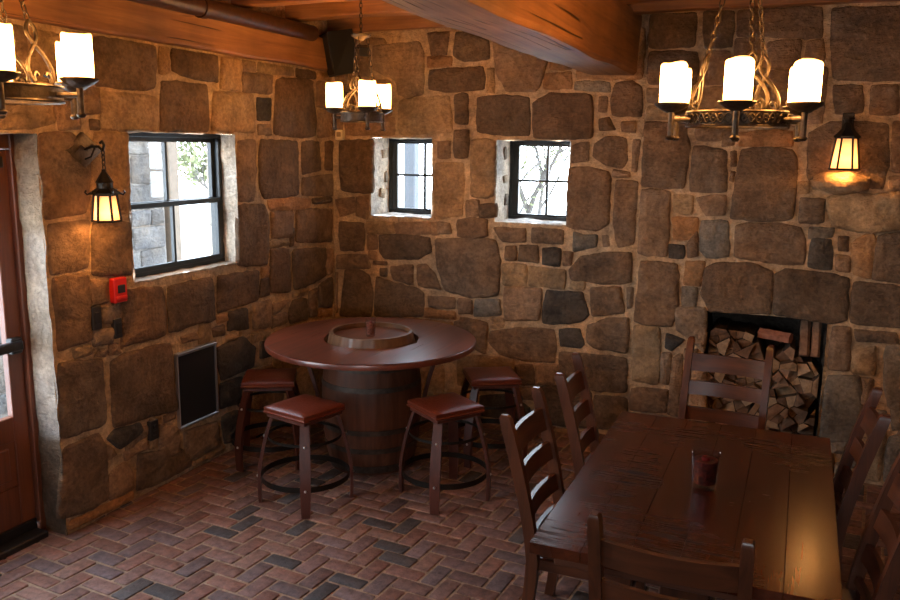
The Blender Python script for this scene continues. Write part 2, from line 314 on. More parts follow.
# ------------------------------------------------------------------ stone walls
STONES = {
 'L': '''
M 307.6,281.9 329.8,282.8 328.1,258.5 305.2,257.7
T 333.4,282.3 350.1,282.3 349.2,257 330.5,257.7
T 305.8,252.9 338.3,253.1 343.2,249.2 343.3,235.5 327.5,231.9 303.7,231.3
M 310.7,244.9 316.6,245.2 316.2,240.7 310.3,240.4
D 334.3,150.8 359.6,150.2 358.5,110.5 344.5,110 334.5,108.7
M 359.7,115.7 375.1,114.5 374.4,105.9 359.7,106.7
M 366.9,129.4 383.6,129.1 383.6,119.1 375.3,116.9 366.9,119.8
D 371.9,94 383.5,96.4 405.9,95.9 424.3,94.6 425.4,68.9 426.9,47.5 402.5,50.6 370.9,52.5
M 379.7,48.4 399.4,44.8 398.9,38.2 380.2,33.8
M 409.3,43.1 427.9,34.5 427.8,17.4 409.4,18.1
M 432.6,30.1 467.7,27.2 469.9,7.5 434.2,8.6
K 473.4,28.5 493.4,28 492.2,4.7 475.6,7.1
D 375,284 391.4,284 422.9,284 422.9,269.6 420.9,258.2 398.3,256.1 374.5,257 373.1,270
T 427.3,284 436.4,284 436.2,269.2 426.3,267.4
D 439.2,284 475.3,284 484.1,284 484.1,266.8 456.4,267.4 438,270.7
T 379.2,253.8 422.7,253.5 422.2,232.4 375.5,232.4
M 364,254.6 376.5,255.5 375,241.4 364,240.9
D 427.5,263.4 473,264 471.6,233.2 424.9,232.5
T 488.6,284 509.1,284 508.7,261.9 486.2,262.7
M 511.9,284 527.8,284 527.4,277.9 511.4,276.6
T 530.9,284 578.1,284 577.3,278.7 530.4,277
M 511.3,275.4 548.4,276.6 547.7,262.8 510.6,262
D 581.7,284 608.8,284 609.8,278.6 581.3,278.2
T 612.6,284 635.5,284 635.5,279.7 612.3,278.8
T 478,259.9 522.5,260.9 524.1,233.4 475.5,233.6
K 528.5,258.3 545.4,259.2 544.6,243.1 527.7,242.6
M 528.5,239 545.6,239.4 545.2,231.9 528.2,232.3
D 553.7,274 587.3,277.2 603.3,276.4 607,256 608.8,233 590.5,230.3 562,232 548.6,233.2
M 611.8,276.6 635.5,277.9 635.5,256.7 611.6,256.2
M 612.8,253.5 635.5,255 635.5,232.9 612.1,231
M 503.9,227.7 524.9,227.9 524.2,205.9 520.9,183.2 501.4,183.9
D 531.1,227.8 581.8,227.9 580.6,184.6 533.2,184.1 528.3,193.4 528.5,218.2
D 587.4,227.3 613.3,227.6 617.4,204 586.9,201.2
D 624,227.7 635.5,227.8 635.5,203.5 623.3,203.9
M 586.8,197.9 635.5,200 635.1,181.3 585.8,184.4
D 601.4,180.6 632.3,180.4 631.3,175.7 601.8,176.7
O 537.4,182.3 578.9,182.7 598.8,180.3 598,173.4 573.6,172.9 540.4,175.3
D 501.2,181.2 532.5,179.4 537.9,172.1 536.1,133.2 498.7,136.7
M 542.2,173.7 573.1,171.7 568,151.6 541.3,153.3
D 568.2,158 574.6,158.3 571.1,143.9 566.5,144.4
D 577.5,172.7 633,170.5 632.2,141.6 575.9,146.4
D 540,144 565.3,142.6 566.7,106.4 538.5,110.8
D 570.4,140.7 621.4,137.3 619,112.3 596.3,108.6 572,107.9
M 623,135.9 633,134.8 632.5,114.4 623,113.6
D 475.1,132.5 523.7,130 521.8,107.5 495.4,107 473.5,105.7
D 526.4,122.7 536.4,122.5 535.8,109.6 524.7,109.2
M 516.1,105.6 538.2,104.8 537.2,83.3 515.1,86.1
M 541.3,100.7 565.9,100.7 551.4,94.1 540.9,92.3
D 561.1,88.6 569.4,99.3 589.7,97.6 591.3,79.6 565.1,81.2
D 593,102.3 605.7,104.1 603.9,79.9 593.8,81.4
D 609,105.4 631.4,110.6 630.6,83.2 608.4,87.6
O 608.3,85.3 630.6,81.9 630.4,74.7 608.1,78.3
K 487,104 507.3,104.1 507,87.7 484,91.5
D 385.7,134.9 395.8,135.2 420,132.9 420.3,100.6 388.9,101.8 381.7,101.7
D 424.2,132.5 469.3,132.5 470.7,101.5 451.5,102.5 423.6,101.5
M 435.8,96.3 449.3,96.4 451.1,91.6 435.9,92.2
D 467,95.9 480.1,96 480.9,88.2 468.5,90
D 332.9,229.1 353.6,230.1 366.3,219.9 363.7,194.5 360.4,185.5 332.2,183.2 332.8,209.9
T 371.1,229.8 396.6,231.2 393.6,182.7 364.6,182 366.8,213.7
D 367.8,237.3 375.2,237.6 374.8,232.1 368.1,232
M 333.6,180.5 362.5,180.7 360.7,153.6 333.3,152.6
D 365.1,179.6 394.8,177.1 393.6,144.4 362.8,148.6
M 361,145.9 374.1,144.3 372.5,130.9 360.2,131.2
D 333.3,102.3 366.1,97.3 365.1,56.8 353.2,57.2 332.1,58.5
M 361,113.6 373.7,112.3 371.6,106.3 360.1,106.3
M 363.2,103.4 369.8,103.5 367.8,98.5 359.9,100.3
D 333,52.1 359.3,53.2 363.2,45.2 363.9,9.2 342.7,8.2 326.1,12.2
K 371.7,50.7 393.4,48.7 395.7,43.3 375.5,37.6 366,47.4
M 363.8,44.4 370.1,39.1 371.4,35.4 364,33.7
M 364.8,24 377.5,28.3 384,20.4 384.7,7.6 364.6,7.8
D 389.7,29 406.7,24.8 416.3,26.2 427.3,20.2 439.5,12.3 438.9,3.7 405.2,3.1 387.2,5.1
M 378.2,33.6 397,37.3 398.3,30 387.6,30.1 378.9,28.7
K 470.9,80.6 501.3,83.1 516.1,70.9 512.9,57.1 473.9,56.1
K 472.8,53.4 500.1,52.4 496.6,33 472.7,35.3
M 434.2,96.5 448.3,96.9 449.8,94.1 435,94.4
K 523.5,74.1 534,71.9 538.8,59.4 522.9,61.5
M 500.3,1.5 550.8,2.5 550.9,40.1 501.5,39.6
T 555.1,2.6 606,1.7 605.7,40.1 554.9,41.2
T 540.6,43.2 590.5,43.6 590.7,79.1 541,78.3
T 593.8,44.5 633.8,43.2 632.2,71.5 594.4,71.3
M 609.6,2.1 633.8,2.7 633.8,39.3 608.6,41.2
T 290.1,237.1 304.1,237.4 303,277.2 291.2,276.5
T 352.5,257.4 370.8,257.2 371.3,282.8 352.3,281.3
M 502.5,43.6 537.1,43.6 537.4,53.5 502.7,53.8
M 345.7,231.2 360.7,232.7 360.3,254.5 344.5,254.2
O 332.7,2 382.6,1.5 383.6,6.3 333.8,6.8
M 539,82.6 559.5,82.6 559.1,90.6 538.4,90.8
T 441.1,2.2 473.6,1.8 472.8,7 441,5.4
T 452.3,88 464.5,87.7 465.4,101.1 453.6,101.1
T 512.5,75.2 534.2,75.9 535.9,81.4 512.6,82.9
T 400.1,28.5 407.6,27.7 406.2,47.5 401.8,48.3
T 539.2,145.4 565.7,145.7 564.4,151 539.4,150.1
T 569.1,101.8 591.5,101 591.7,105.6 569.5,106.5
O 527.4,123.5 537,122.9 537.6,132.1 527.1,131.5
T 345.3,102.2 357.6,102.7 356.9,108 343.8,108.1
T 376.5,131.3 383.6,131.8 382.9,144.5 376.3,144.5
O 472.6,98.6 483.9,98.5 483.3,104.5 472.5,104.9
T 482.2,83.5 494.5,83.4 496,87.9 482.6,88
M 370.8,98.7 379.6,97.9 378.5,104.7 371.8,104.8
M 414.7,42.1 425.8,42.2 424.9,47.1 414.7,46.7
''',
 'B': '''
M -339.4,306.2 -298.2,308 -292.8,300 -293.1,266.6 -307,264.3 -315.3,266.8 -318.1,278.4 -338.6,286.9
D -289.3,314.6 -271,314.7 -273,297.5 -286,297.9
T -315.3,262.3 -269.5,265 -267,236.2 -315.3,233.9
D -265.1,265.7 -259,267.1 -253.8,266.1 -253.1,242.6 -264.3,244.2
M -367.7,248.2 -319,248.1 -319,233.8 -365.9,233.6
M -377.5,274.6 -361.5,276 -361.8,251.1 -377.5,251.2
M -361.2,306.9 -344.1,306.4 -342.4,282.1 -361.5,280.9
D -265.3,313.9 -255.1,314.5 -237.2,306.8 -235.8,293.1 -257.8,291.6 -266.6,296.1
D -287.4,285.2 -268.9,286.2 -240.6,286.8 -239.9,270 -273.4,268.4 -288.1,271
M -233.4,307.8 -195.7,295 -189,290 -193.8,272.4 -197.8,268 -221.8,268.4 -230,282.8
O -190.5,280.3 -170,281.4 -168.5,269.7 -190.8,269.3
D -245.6,263 -232.4,264.9 -202.8,263.8 -200.9,234.6 -225.5,234.2 -245.9,237.2
D -199,258.4 -186,266.4 -153,264.6 -151.3,232.2 -198.4,231.8
D -372.4,228.8 -339.7,229.7 -340,184.3 -371.5,185.7
M -377.1,177.9 -358.8,180.9 -356.8,168 -371.8,163.3
M -356.6,180.9 -344.1,182.6 -345.4,162.4 -355.9,164.8
M -279.5,228.7 -268.9,228.8 -268.7,215.7 -279.4,215.5
D -265,237.6 -252.6,237.7 -253.1,216 -264.7,215.8
T -281.8,211.8 -256.2,212.2 -257.1,169 -282.5,164.9
T -250.4,230.4 -229.3,230.6 -229.8,185.3 -249.6,184.3
M -253.6,181.5 -242.9,182.3 -242.6,169.7 -253.4,167.7
D -373.3,159 -348.7,158.6 -348.9,134.7 -372.6,133.3
M -376.9,129.3 -346.6,131.5 -342.7,119.8 -376.6,116.7
M -345.5,148.1 -336.2,148.9 -336.3,137.1 -345.6,136.5
T -346.4,160.3 -319.8,160.8 -319.8,151.4 -345.5,149.3
M -318.4,160 -285.2,163 -285.1,152.4 -318,150.7
D -333.9,148.7 -311.1,150.9 -286.2,149.1 -285,137.7 -297.2,130.7 -328.6,128.8 -334,134.8
M -278.8,162.6 -268.5,162.3 -266.8,154.1 -278.7,153.5
D -281.2,148.3 -241,151.2 -227.4,150.2 -223.1,134.2 -224.7,104.5 -248.2,101.5 -271.5,105.4 -279.3,124.4
D -340.3,126.3 -326.5,126.3 -326.5,123.3 -340.3,123.2
D -333.1,120.3 -326.5,120.7 -326.5,113.7 -333.1,114
M -323.3,121.8 -302,125.6 -301.9,108.3 -321.2,111.7
M -298,125 -290.3,127.1 -281.8,119.5 -275.4,105.6 -297.1,107.9
D -368.2,116 -359.4,118.5 -344.5,113.9 -340.1,97.6 -342,76.9 -373.4,74.1
D -337.1,112.8 -319.8,108.4 -298.8,105.2 -291.5,101.5 -291.4,81.5 -339.1,77.2
M -287.5,98.9 -262.7,100.2 -262.6,90.9 -286.6,90.4
M -260,98.8 -247,99.1 -247.6,87.5 -259.5,89.6
M -377.5,114.2 -375.3,113.8 -376.4,77.2 -377.5,76.6
D -261.4,165.7 -246.8,167.6 -235.3,166.6 -234.2,153.6 -246.5,151 -261.2,151.8
D -242.6,178.5 -227.7,179.8 -227.5,169.6 -241.6,168.2
M -253,180.8 -245.2,182.1 -245.7,168.8 -253.7,169.2
M -284.6,162.1 -277.9,162.4 -277.8,152.4 -284.5,152.1
M -229.9,160.7 -203,161 -201.7,150.4 -221.3,149.3
M -197.5,161.6 -171.2,161.5 -171.5,150.7 -197.1,150.6
D -219.1,145.6 -210.3,146.4 -209.7,135.1 -218.8,135.2
D -207.1,147.3 -191.2,148.2 -191.5,134.2 -207.5,135.2
K -187.6,146.4 -172.7,146.6 -173.6,132.6 -187.2,133.8
T -221.3,131.9 -200.7,132.1 -200.2,114.9 -220.4,113.8
T -199,130.9 -168.7,130 -168.8,115 -198.6,115.4
M -219,112.5 -187.3,113.8 -188.6,87.8 -218.3,85
K -183.4,112.4 -153.9,112.7 -152.3,105.9 -148.5,95.5 -152.3,90.8 -163.3,87.1 -185.3,85.3 -186,99
G -244.3,100.3 -222.7,101.7 -221.4,88.7 -244.8,85.8
M -259,99.8 -247.7,99.6 -246.5,87.8 -258.8,87.4
G -163.2,160.2 -155.4,158.4 -144.6,158.6 -144.2,149.7 -163.1,145.3
T -163.5,121.3 -152.3,122.1 -153.3,114.9 -164.6,115.3
M -262.5,79.5 -248.9,82.2 -244.3,76.9 -248.6,67.9 -262.3,68
D -168.8,210 -153.9,210.3 -138.1,207.6 -136.3,202.8 -136.2,167.6 -145.6,162.5 -169,163.7
M -132,201.7 -115.8,200.7 -116.3,153.3 -128,150.3 -132.2,168.1
M -140.3,158.7 -135.8,159 -134.6,150.7 -139.3,150.4
D -165.3,130.2 -157.3,140.6 -138.6,145.6 -117.5,146.9 -116.4,123.9 -132.8,121.1 -163.4,122.8
D -147.9,117 -124.4,119.7 -120.8,100 -146,94.9
M -119.4,119.7 -114.9,120.1 -115,104.5 -118.6,103.3
D -230.9,74 -204.9,79.9 -176.2,81 -173.7,67.7 -174.9,53.9 -198.9,52.9 -221.6,55.5 -231.9,65
K -171.6,81.5 -154.7,83.9 -151.7,71.3 -154,68.6 -170.3,68.6
D -170.9,63.4 -117.2,64.3 -115.8,36.3 -143.2,34.4 -170,39.4
M -149,86.6 -134.6,93.9 -116.5,95.5 -116.1,73.8 -117.4,68.5 -141.5,69.1 -148.7,73.6
M -258,83.9 -233.2,81.6 -234.4,54.1 -257.7,63.8
D -207.8,47.5 -193.4,50.8 -191.1,33.5 -203.9,31.9
M -190.3,49.5 -171.5,52.5 -170.9,36 -190.1,33.6
K -238.7,17.4 -213.8,22.3 -194.3,12.8 -193.7,0.5 -238.1,0.5
D -169.6,36.5 -143.9,32.2 -142.6,3 -188.6,0.5 -189.7,30.6
D -141.1,30.9 -115.1,31.8 -113.9,7.2 -139.9,3.4
G -166.2,274.2 -140.4,273.7 -139.3,266.9 -166.7,268.7
D -135.4,272.5 -123.3,274.4 -115.7,269 -114.9,248.5 -137.6,249.3 -138.9,260.6
M -147,263.2 -141.4,263.1 -141.6,251.5 -147.6,252.3
D -146.5,246.3 -139.5,247.7 -134.2,238.6 -145.9,238.3
M -129.8,244.8 -119.4,244.8 -119,236.9 -129.5,237.6
D -149.6,228.4 -139.6,233.7 -125.6,232.3 -124.1,216.5 -127.8,210.2 -138.6,212.2 -150.7,219.1
M -166.6,226.7 -154.4,229.9 -153.8,215.7 -166.9,214
M -120.2,231.6 -115.5,231.7 -116.9,207.5 -120.6,208.9
T -375.4,1 -326.7,1.8 -325.9,40.4 -376.5,39.9
T -322,1.3 -272.6,0.8 -271.6,40.6 -322.4,41
O -166.1,276.7 -115.9,275.4 -115.4,312.2 -165.3,312.6
T -313.6,43.6 -264.4,44.1 -263.5,78.9 -314,78.1
T -259.3,24 -209.5,24.6 -208.8,53 -260.1,52
T -376.5,44.6 -325.9,43.7 -326.8,72.2 -376.2,71.8
T -359.3,250.6 -322,249.3 -322.8,278.2 -360.4,278.6
T -268.2,1.4 -239.8,1 -240,20.3 -268.6,19.6
O -186.4,283.8 -169.9,283.3 -169.7,313.1 -186.2,311.5
M -375.2,277.4 -364,277.7 -364.1,312 -375.7,313
O -218.9,303.4 -190.2,304 -190.3,313.1 -218.5,311.8
O -290,80.9 -261.3,81.7 -262.6,87.4 -290.1,89.2
O -289.6,288 -268.2,288.7 -268.1,295.5 -289.5,296.2
M -205.5,19.2 -191.4,20.5 -190.9,29.5 -205.8,30.3
T -237.9,267.7 -231.4,267.1 -232.2,285.4 -237.3,286.1
T -352,308.4 -326.9,307.3 -328.4,311.6 -351.9,313.1
M -376.3,230.9 -369.6,231.8 -369,249 -376,247.6
T -229.8,77.1 -219.4,78.6 -219.1,86 -230.4,86.9
M -170.8,133.9 -164.1,134.3 -163.4,144.1 -171,144.4
M -134.9,203.7 -121.4,204 -121.8,207.3 -134.5,209.1
M -344.6,127.9 -336.2,127.4 -336.7,134.1 -344.8,135.1
''',
 'C': '''
M -108.5,196.3 -87.9,195.5 -87.3,148.5 -108.4,148.7
D -108.5,244.1 -80.4,242.7 -76.6,225.9 -78.3,197.7 -108.5,198.2
M -73.2,239.3 -55.3,239.3 -55.4,231.3 -72.8,231.9
D -73.8,227.6 -51.7,224.4 -49.7,195.8 -74.6,195.7
M -48.6,223.8 -45.1,224.2 -44.3,213.8 -47.9,213.7
M -47.6,210.1 -44.7,210.2 -45.5,202.8 -48.1,204.1
T -85.5,192.4 -71.8,192.8 -72.3,179.5 -83.4,180.5
M -70.2,191.5 -49.5,193.6 -50,180.4 -62.6,179.2
D -41.5,225 -24.9,227.2 -9,225.4 -6,218.8 -5.3,179.2 -26.2,176.9 -46.1,178.1 -43.9,204.5
O -45.5,236.4 -21.3,238.5 -10.6,237.2 -9.2,228 -43.6,227.6
D -41.7,172.7 -34,175.2 -13.2,175.4 -0.4,173.3 4,165.4 3.5,148.2 -14.4,148.4 -41.5,150.9
M -108.3,267.3 -80.5,262.9 -80.1,256.1 -107.8,257.7
R 14.6,194.1 25.2,197.8 41.3,197 60.7,200.2 63.1,176.4 42.4,172.1 19.2,175.6
M 50.6,209.5 59.8,209.8 60.7,200.8 51.5,200.5
M 49.1,243.8 56.4,243.8 59.5,212.3 51.5,212.1
M -68.7,71.7 -55.4,73.2 -51.9,19 -65.3,16.9
M 46.7,73.6 53.5,73 55.3,53.5 48.4,55.4
O -85.4,176.7 -67.6,177.2 -67.8,162.6 -83.7,161.1
G -65.1,175.4 -47,176.2 -44.6,151.1 -60.4,149.5 -65.1,154.5
K -86.2,157.2 -75.8,157 -75.9,147.8 -85.7,147.9
O -74.3,145.5 -61.3,146.4 -62.9,128.3 -73.9,129
D -106.7,144.3 -79.5,143.5 -77.7,114.2 -81,97.2 -101.3,96.8 -108.5,99.2 -107,122.3
G -75.2,127.2 -64.8,126.6 -65.4,113.5 -74.4,112.7
D -60.2,141.8 -53.3,146.2 -29.3,147 -15.2,142.4 -13.9,112.2 -55.1,111 -61.7,122.9
M -73.4,159 -67.8,168.6 -65.9,150.1 -73,148.5
D -13.4,140.8 -8.2,144.2 20.8,143.5 32.9,141.3 33.6,112.3 23.7,110 -12.5,112.3
K 7.4,166.5 19.7,166.5 21.4,146.4 7.2,146.8
D 23.9,168.7 29.8,169 30.1,159.1 24.7,159.5
O 31.8,164.5 43.5,173.1 46.6,167.7 45.5,142 35.4,144
D 47.5,170.6 63.8,174.5 67.3,139.6 46.4,142
D 35.6,139.1 67.5,137.5 70.2,110.3 35.7,111.1
M 23.4,156.3 32,155.5 32.9,145.4 24.3,146.2
M -23.1,186.2 -11.4,188.1 -10.1,178.7 -21.4,177.5
M -1.7,193.8 14.1,192.8 13.2,177.7 -0.9,176.4
D -0.8,236.2 12.1,244 46.5,242.8 49.1,215.7 47,201.4 38.4,202.5 35.5,209.2 26.9,212.2 14.9,211.9 2,205.4
D -36.8,317 1.3,317 3,297 -35.4,299.7
D 7.1,315.4 46.1,314.6 50.4,314.4 54.8,269.6 34.5,269.9 11.5,271.6 8.6,295.8
M -30.3,295.6 -10.2,296.8 -9.4,279.7 -27.8,278.9
M -5.7,295.3 3.1,296.3 5.4,283.1 -6,283.4
D 12.3,267 29.3,266.8 31.4,249.9 15,249.3
M 34.6,266.7 49.3,267.1 51.7,248.5 35.1,248.6
M -27.7,276.8 -14.8,277.8 -13.2,257.9 -25,258
D -108.5,317 -77.7,317 -77.5,294.7 -108.5,294.4
D -72.9,317 -52.9,317 -52.6,293.9 -70,293.1
D -50.9,317 -37,317 -35.7,299.7 -49.6,299.9
D -108.5,292.2 -74.6,291.1 -74.6,269.3 -107.7,269.8
M -69.9,291 -53.6,290.5 -53.4,268.9 -68.4,269.2
M -50.8,298.2 -35,297.7 -32.4,280.3 -49.6,280.7
M 25.8,107.3 36.5,107.6 38.5,77.9 25.3,77.1
M 38.8,106.5 64.3,106.2 66.1,99.7 41.7,99.3
T 38.7,91.2 52.8,96.1 54,76.3 40.7,76.1
G 59,96.8 72.3,100.2 76.9,53.4 64.2,55.8 59.8,73.7
G 25,73.4 45.6,74.4 48.9,52.6 43.5,27.1 23.9,25.6
G 32.1,25.1 41.6,27.2 41.2,19.2 33.3,18
G 35.3,10.8 44,13.5 39.4,0.5 36.8,0.5
G 65,61.3 74.2,64.8 76.3,43 68.2,39.2
G 66.5,34.3 76.8,38.2 79.1,14.8 66.2,2
G 44.4,25.4 52.8,26.7 52,10.6 41.8,8.9
T -108.5,95.9 -89.2,95.5 -88.3,52.3 -108.5,52.8
K -84.5,91.5 -71.6,88.3 -80.3,79.2 -84.6,81
M -87.3,76 -80.3,77.6 -81,53.2 -86.7,54
M -78.9,73.9 -72.4,77.7 -70.9,29.8 -80.2,30.1
M -79.7,111.4 -57.7,113.3 -57,80.2 -67.7,89.6 -76.8,94.6
D -108.5,47.2 -80.8,49.2 -81.2,31.5 -108.5,29.2
T -78.7,242.3 -27.8,241.1 -27.3,266.5 -77.7,266.8
G -107.2,1.5 -67.9,0.9 -68.5,28.2 -106.3,28.4
M -10.2,243.4 7.6,242.9 7.7,279.1 -10.9,277.3
G 56.4,272.3 69,272.6 68.2,310.8 56.2,310.4
T 55.4,2.7 63.8,2.4 64.4,39.8 55.5,40.6
G 59.7,222.5 68.2,222 68.1,259.7 59.6,261
T -106.8,245.2 -81.8,246.7 -82.1,254.5 -106.3,254.6
G -51.4,269.4 -29.7,269.2 -30.1,279.1 -51.5,277.5
M -24.9,239.3 -13.4,239.1 -13.4,256.7 -24.2,257.1
M 25.4,0.9 35.2,1.7 33.5,16.9 26.4,16.6
M 62.1,202.3 68.9,201.2 69.2,218.7 61,218.4
G 51.5,43.4 64.3,43.4 63.7,51.8 51.1,52.7
G 5.2,166.9 20,168.3 20.7,174.3 5.7,173.8
T 50.9,263.9 67.2,263.8 68.5,269 50.9,267.4
M -71,73.7 -62.2,74.1 -61.8,81.6 -71.1,81.5
M -54.6,226.9 -46.9,228.7 -47.2,238.2 -54.4,238.1
T -3.3,196.4 3,196.8 2.9,205 -3.7,204
''',
}

ALB = {'D': (.165, .112, .073), 'M': (.245, .166, .108), 'T': (.34, .235, .135), 'O': (.36, .2, .095), 'G': (.235, .2, .158), 'K': (.078, .068, .058), 'R': (.34, .235, .135)}
MORT = (.48, .35, .22, 1)
LIGHTM = (.52, .47, .40, 1)
XL, YL, YR, XR, YB = -3.79, 6.37, 6.14, 3.2, -2.5
ZC = 3.42
MAPS = {'L': lambda u, z, h: (XL + h, u, z), 'B': lambda u, z, h: (u, YL - h, z), 'C': lambda u, z, h: (u, YR - h, z)}

def chaikin(p, k=.2):
    q = []
    n = len(p)
    for i in range(n):
        a, b = p[i], p[(i + 1) % n]
        q.append(a.lerp(b, k)); q.append(a.lerp(b, 1 - k))
    return q
def resample(p, d):
    q = []
    n = len(p)
    for i in range(n):
        a, b = p[i], p[(i + 1) % n]
        m = max(1, round((b - a).length / d))
        for j in range(m): q.append(a.lerp(b, j / m))
    return q
def stone(mb, mp, poly, key, lift=0.0):
    P = [Vector((a, b)) for a, b in poly]
    area = sum(P[i - 1].x * P[i].y - P[i].x * P[i - 1].y for i in range(len(P))) / 2
    if abs(area) < 4e-4: return
    if area < 0: P.reverse()
    area = abs(area)
    P = resample(chaikin(chaikin(P, .055), .25), .026)
    n = len(P)
    cen = sum(P, Vector((0, 0))) / n
    per = sum((P[i] - P[i - 1]).length for i in range(n))
    thin = 2 * area / per                       # about the half-width
    for p in P:
        w = noise.noise_vector((p.x * 17, p.y * 17, 3.1))
        p.x += w.x * min(.009, thin * .14); p.y += w.y * min(.009, thin * .14)
    nor = []
    for i in range(n):
        t = P[(i + 2) % n] - P[i - 2]
        if t.length < 1e-9: t = Vector((1, 0))
        t.normalize(); nor.append(Vector((-t.y, t.x)))
    b = ALB[key]
    k = random.uniform(.82, 1.2); w = random.uniform(-.06, .06)
    mb.col = (b[0] * k * (1 + w), b[1] * k, b[2] * k * (1 - w), 1)
    top = random.uniform(.012, .026) + lift + (.055 if key == 'R' else 0)
    sd_ = random.uniform(0, 50)
    def hh(p): return noise.fractal((p.x * 7, p.y * 9, sd_), .8, 2.1, 4) * .013
    s = min(1, thin / .05)
    GROW = min(.010, thin * .2)
    for p, m_ in zip(P, [v.copy() for v in nor]): p -= m_ * GROW
    rings = []
    for ins, hgt in ((0, -.012), (.003, .35), (.011, .8), (.026, 1.0)):
        r = []
        for i in range(n):
            q = P[i] + nor[i] * ins * s
            hz = hgt if hgt < 0 else hgt * top + hh(q) * hgt
            r.append(mb.v(mp(q.x, q.y, hz)))
        rings.append(r)
    base = [P[i] + nor[i] * .026 * s for i in range(n)]
    for t in ((.2, .4, .6, .8) if thin > .08 else (.34, .68)):
        r = []
        for q in base:
            q = q.lerp(cen, t)
            r.append(mb.v(mp(q.x, q.y, top + hh(q) + .004)))
        rings.append(r)
    for A, B in zip(rings, rings[1:]):
        for i in range(n): mb.f([A[i], A[(i + 1) % n], B[(i + 1) % n], B[i]])
    c = mb.v(mp(cen.x, cen.y, top + hh(cen) + .004))
    A = rings[-1]
    for i in range(n): mb.f([A[i], A[(i + 1) % n], c])
    mb.col = MORT

def wall_plane(mb, mp, u0, u1, z0, z1, holes):
    us = sorted({u0, u1, *[h[0] for h in holes], *[h[1] for h in holes]})
    zs = sorted({z0, z1, *[h[2] for h in holes], *[h[3] for h in holes]})
    for a, b in zip(us, us[1:]):
        for c, d in zip(zs, zs[1:]):
            m = ((a + b) / 2, (c + d) / 2)
            if any(h[0] < m[0] < h[1] and h[2] < m[1] < h[3] for h in holes): continue
            nu, nz = max(1, int((b - a) / .12)), max(1, int((d - c) / .12))
            g = [[mb.v(mp(a + (b - a) * i / nu, c + (d - c) * j / nz, 0)) for j in range(nz + 1)] for i in range(nu + 1)]
            for i in range(nu):
                for j in range(nz): mb.f([g[i][j], g[i + 1][j], g[i + 1][j + 1], g[i][j + 1]])
def reveal(mb, mp, h, depth, cols, lip=.012, floor=True):
    """the four rough inner faces of an opening; cols = (left, right, top, bottom)"""
    u0, u1, z0, z1 = h
    nd = max(3, int(depth / .06))
    def strip(fn, L, col):
        m = max(2, int(L / .05))
        mb.col = col if not callable(col) else col(0)
        g = []
        for i in range(m + 1):
            r = []
            if callable(col): mb.col = col(i / m)
            for j in range(nd + 1):
                u, z, push = fn(i / m)
                d = lip - (depth + lip) * j / nd
                q = mp(u, z, d)
                k = noise.fractal((q[0] * 8, q[1] * 8, q[2] * 8), .9, 2, 3) * .014 * (1 if 0 < i < m else 0)
                r.append(mb.v(mp(u + push[0] * k, z + push[1] * k, d)))
            g.append(r)
        for i in range(m):
            for j in range(nd): mb.f([g[i][j], g[i + 1][j], g[i + 1][j + 1], g[i][j + 1]])
    strip(lambda t: (u0, z0 + (z1 - z0) * t, (1, 0)), z1 - z0, cols[0])
    strip(lambda t: (u1, z0 + (z1 - z0) * t, (-1, 0)), z1 - z0, cols[1])
    strip(lambda t: (u0 + (u1 - u0) * t, z1, (0, -1)), u1 - u0, cols[2])
    if floor: strip(lambda t: (u0 + (u1 - u0) * t, z0, (0, 1)), u1 - u0, cols[3])
    mb.col = MORT
def fill(mb, mp, u0, u1, z0, z1):
    z = z0
    while z < z1 - .06:
        h = min(random.uniform(.17, .4), z1 - z)
        if z1 - z - h < .1: h = z1 - z
        u = u0
        while u < u1 - .06:
            w = min(random.uniform(.22, .6), u1 - u)
            if u1 - u - w < .12: w = u1 - u
            g = .013; j = lambda: random.uniform(-.012, .012)
            stone(mb, mp, [(u + g + j(), z + g + j()), (u + w - g + j(), z + g + j()), (u + w - g + j(), z + h - g + j()), (u + g + j(), z + h - g + j())], random.choice('DDDMMMTGO'))
            u += w
        z += h
def traced(mb, k):
    for ln in STONES[k].strip().splitlines():
        t = ln.split()
        stone(mb, MAPS[k], [tuple(float(q) / 100 for q in x.split(',')) for x in t[1:]], t[0])

DOOR = (1.30, 3.305, -.2, 2.29)
WL = (3.95, 5.0, 1.395, 2.315)
W1 = (-3.415, -2.845, 1.66, 2.315)
W2 = (-2.285, -1.682, 1.655, 2.305)
FP = (-.575, .222, 0.02, 1.11)

mb = MB(); mb.col = MORT
wall_plane(mb, MAPS['L'], YB, YL + .02, -.2, ZC, [DOOR, WL])
def JL(t):  # jamb stone tones, with daylight from the door glass painted in as paler bands
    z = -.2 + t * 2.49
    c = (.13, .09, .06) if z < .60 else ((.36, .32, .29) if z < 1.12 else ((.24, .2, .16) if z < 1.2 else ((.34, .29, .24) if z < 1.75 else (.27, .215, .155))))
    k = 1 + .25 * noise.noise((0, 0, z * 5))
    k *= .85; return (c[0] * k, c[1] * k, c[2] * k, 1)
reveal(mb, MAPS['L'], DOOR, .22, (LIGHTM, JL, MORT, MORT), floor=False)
reveal(mb, MAPS['L'], WL, .25, (LIGHTM, LIGHTM, MORT, (.3, .22, .15, 1)))
traced(mb, 'L')
fill(mb, MAPS['L'], YB, 2.86, 2.32, 2.84); fill(mb, MAPS['L'], YB, 1.28, 0, 2.3)
struct(obj('wall_left', mb, STONE, smooth=.9, recalc=False))

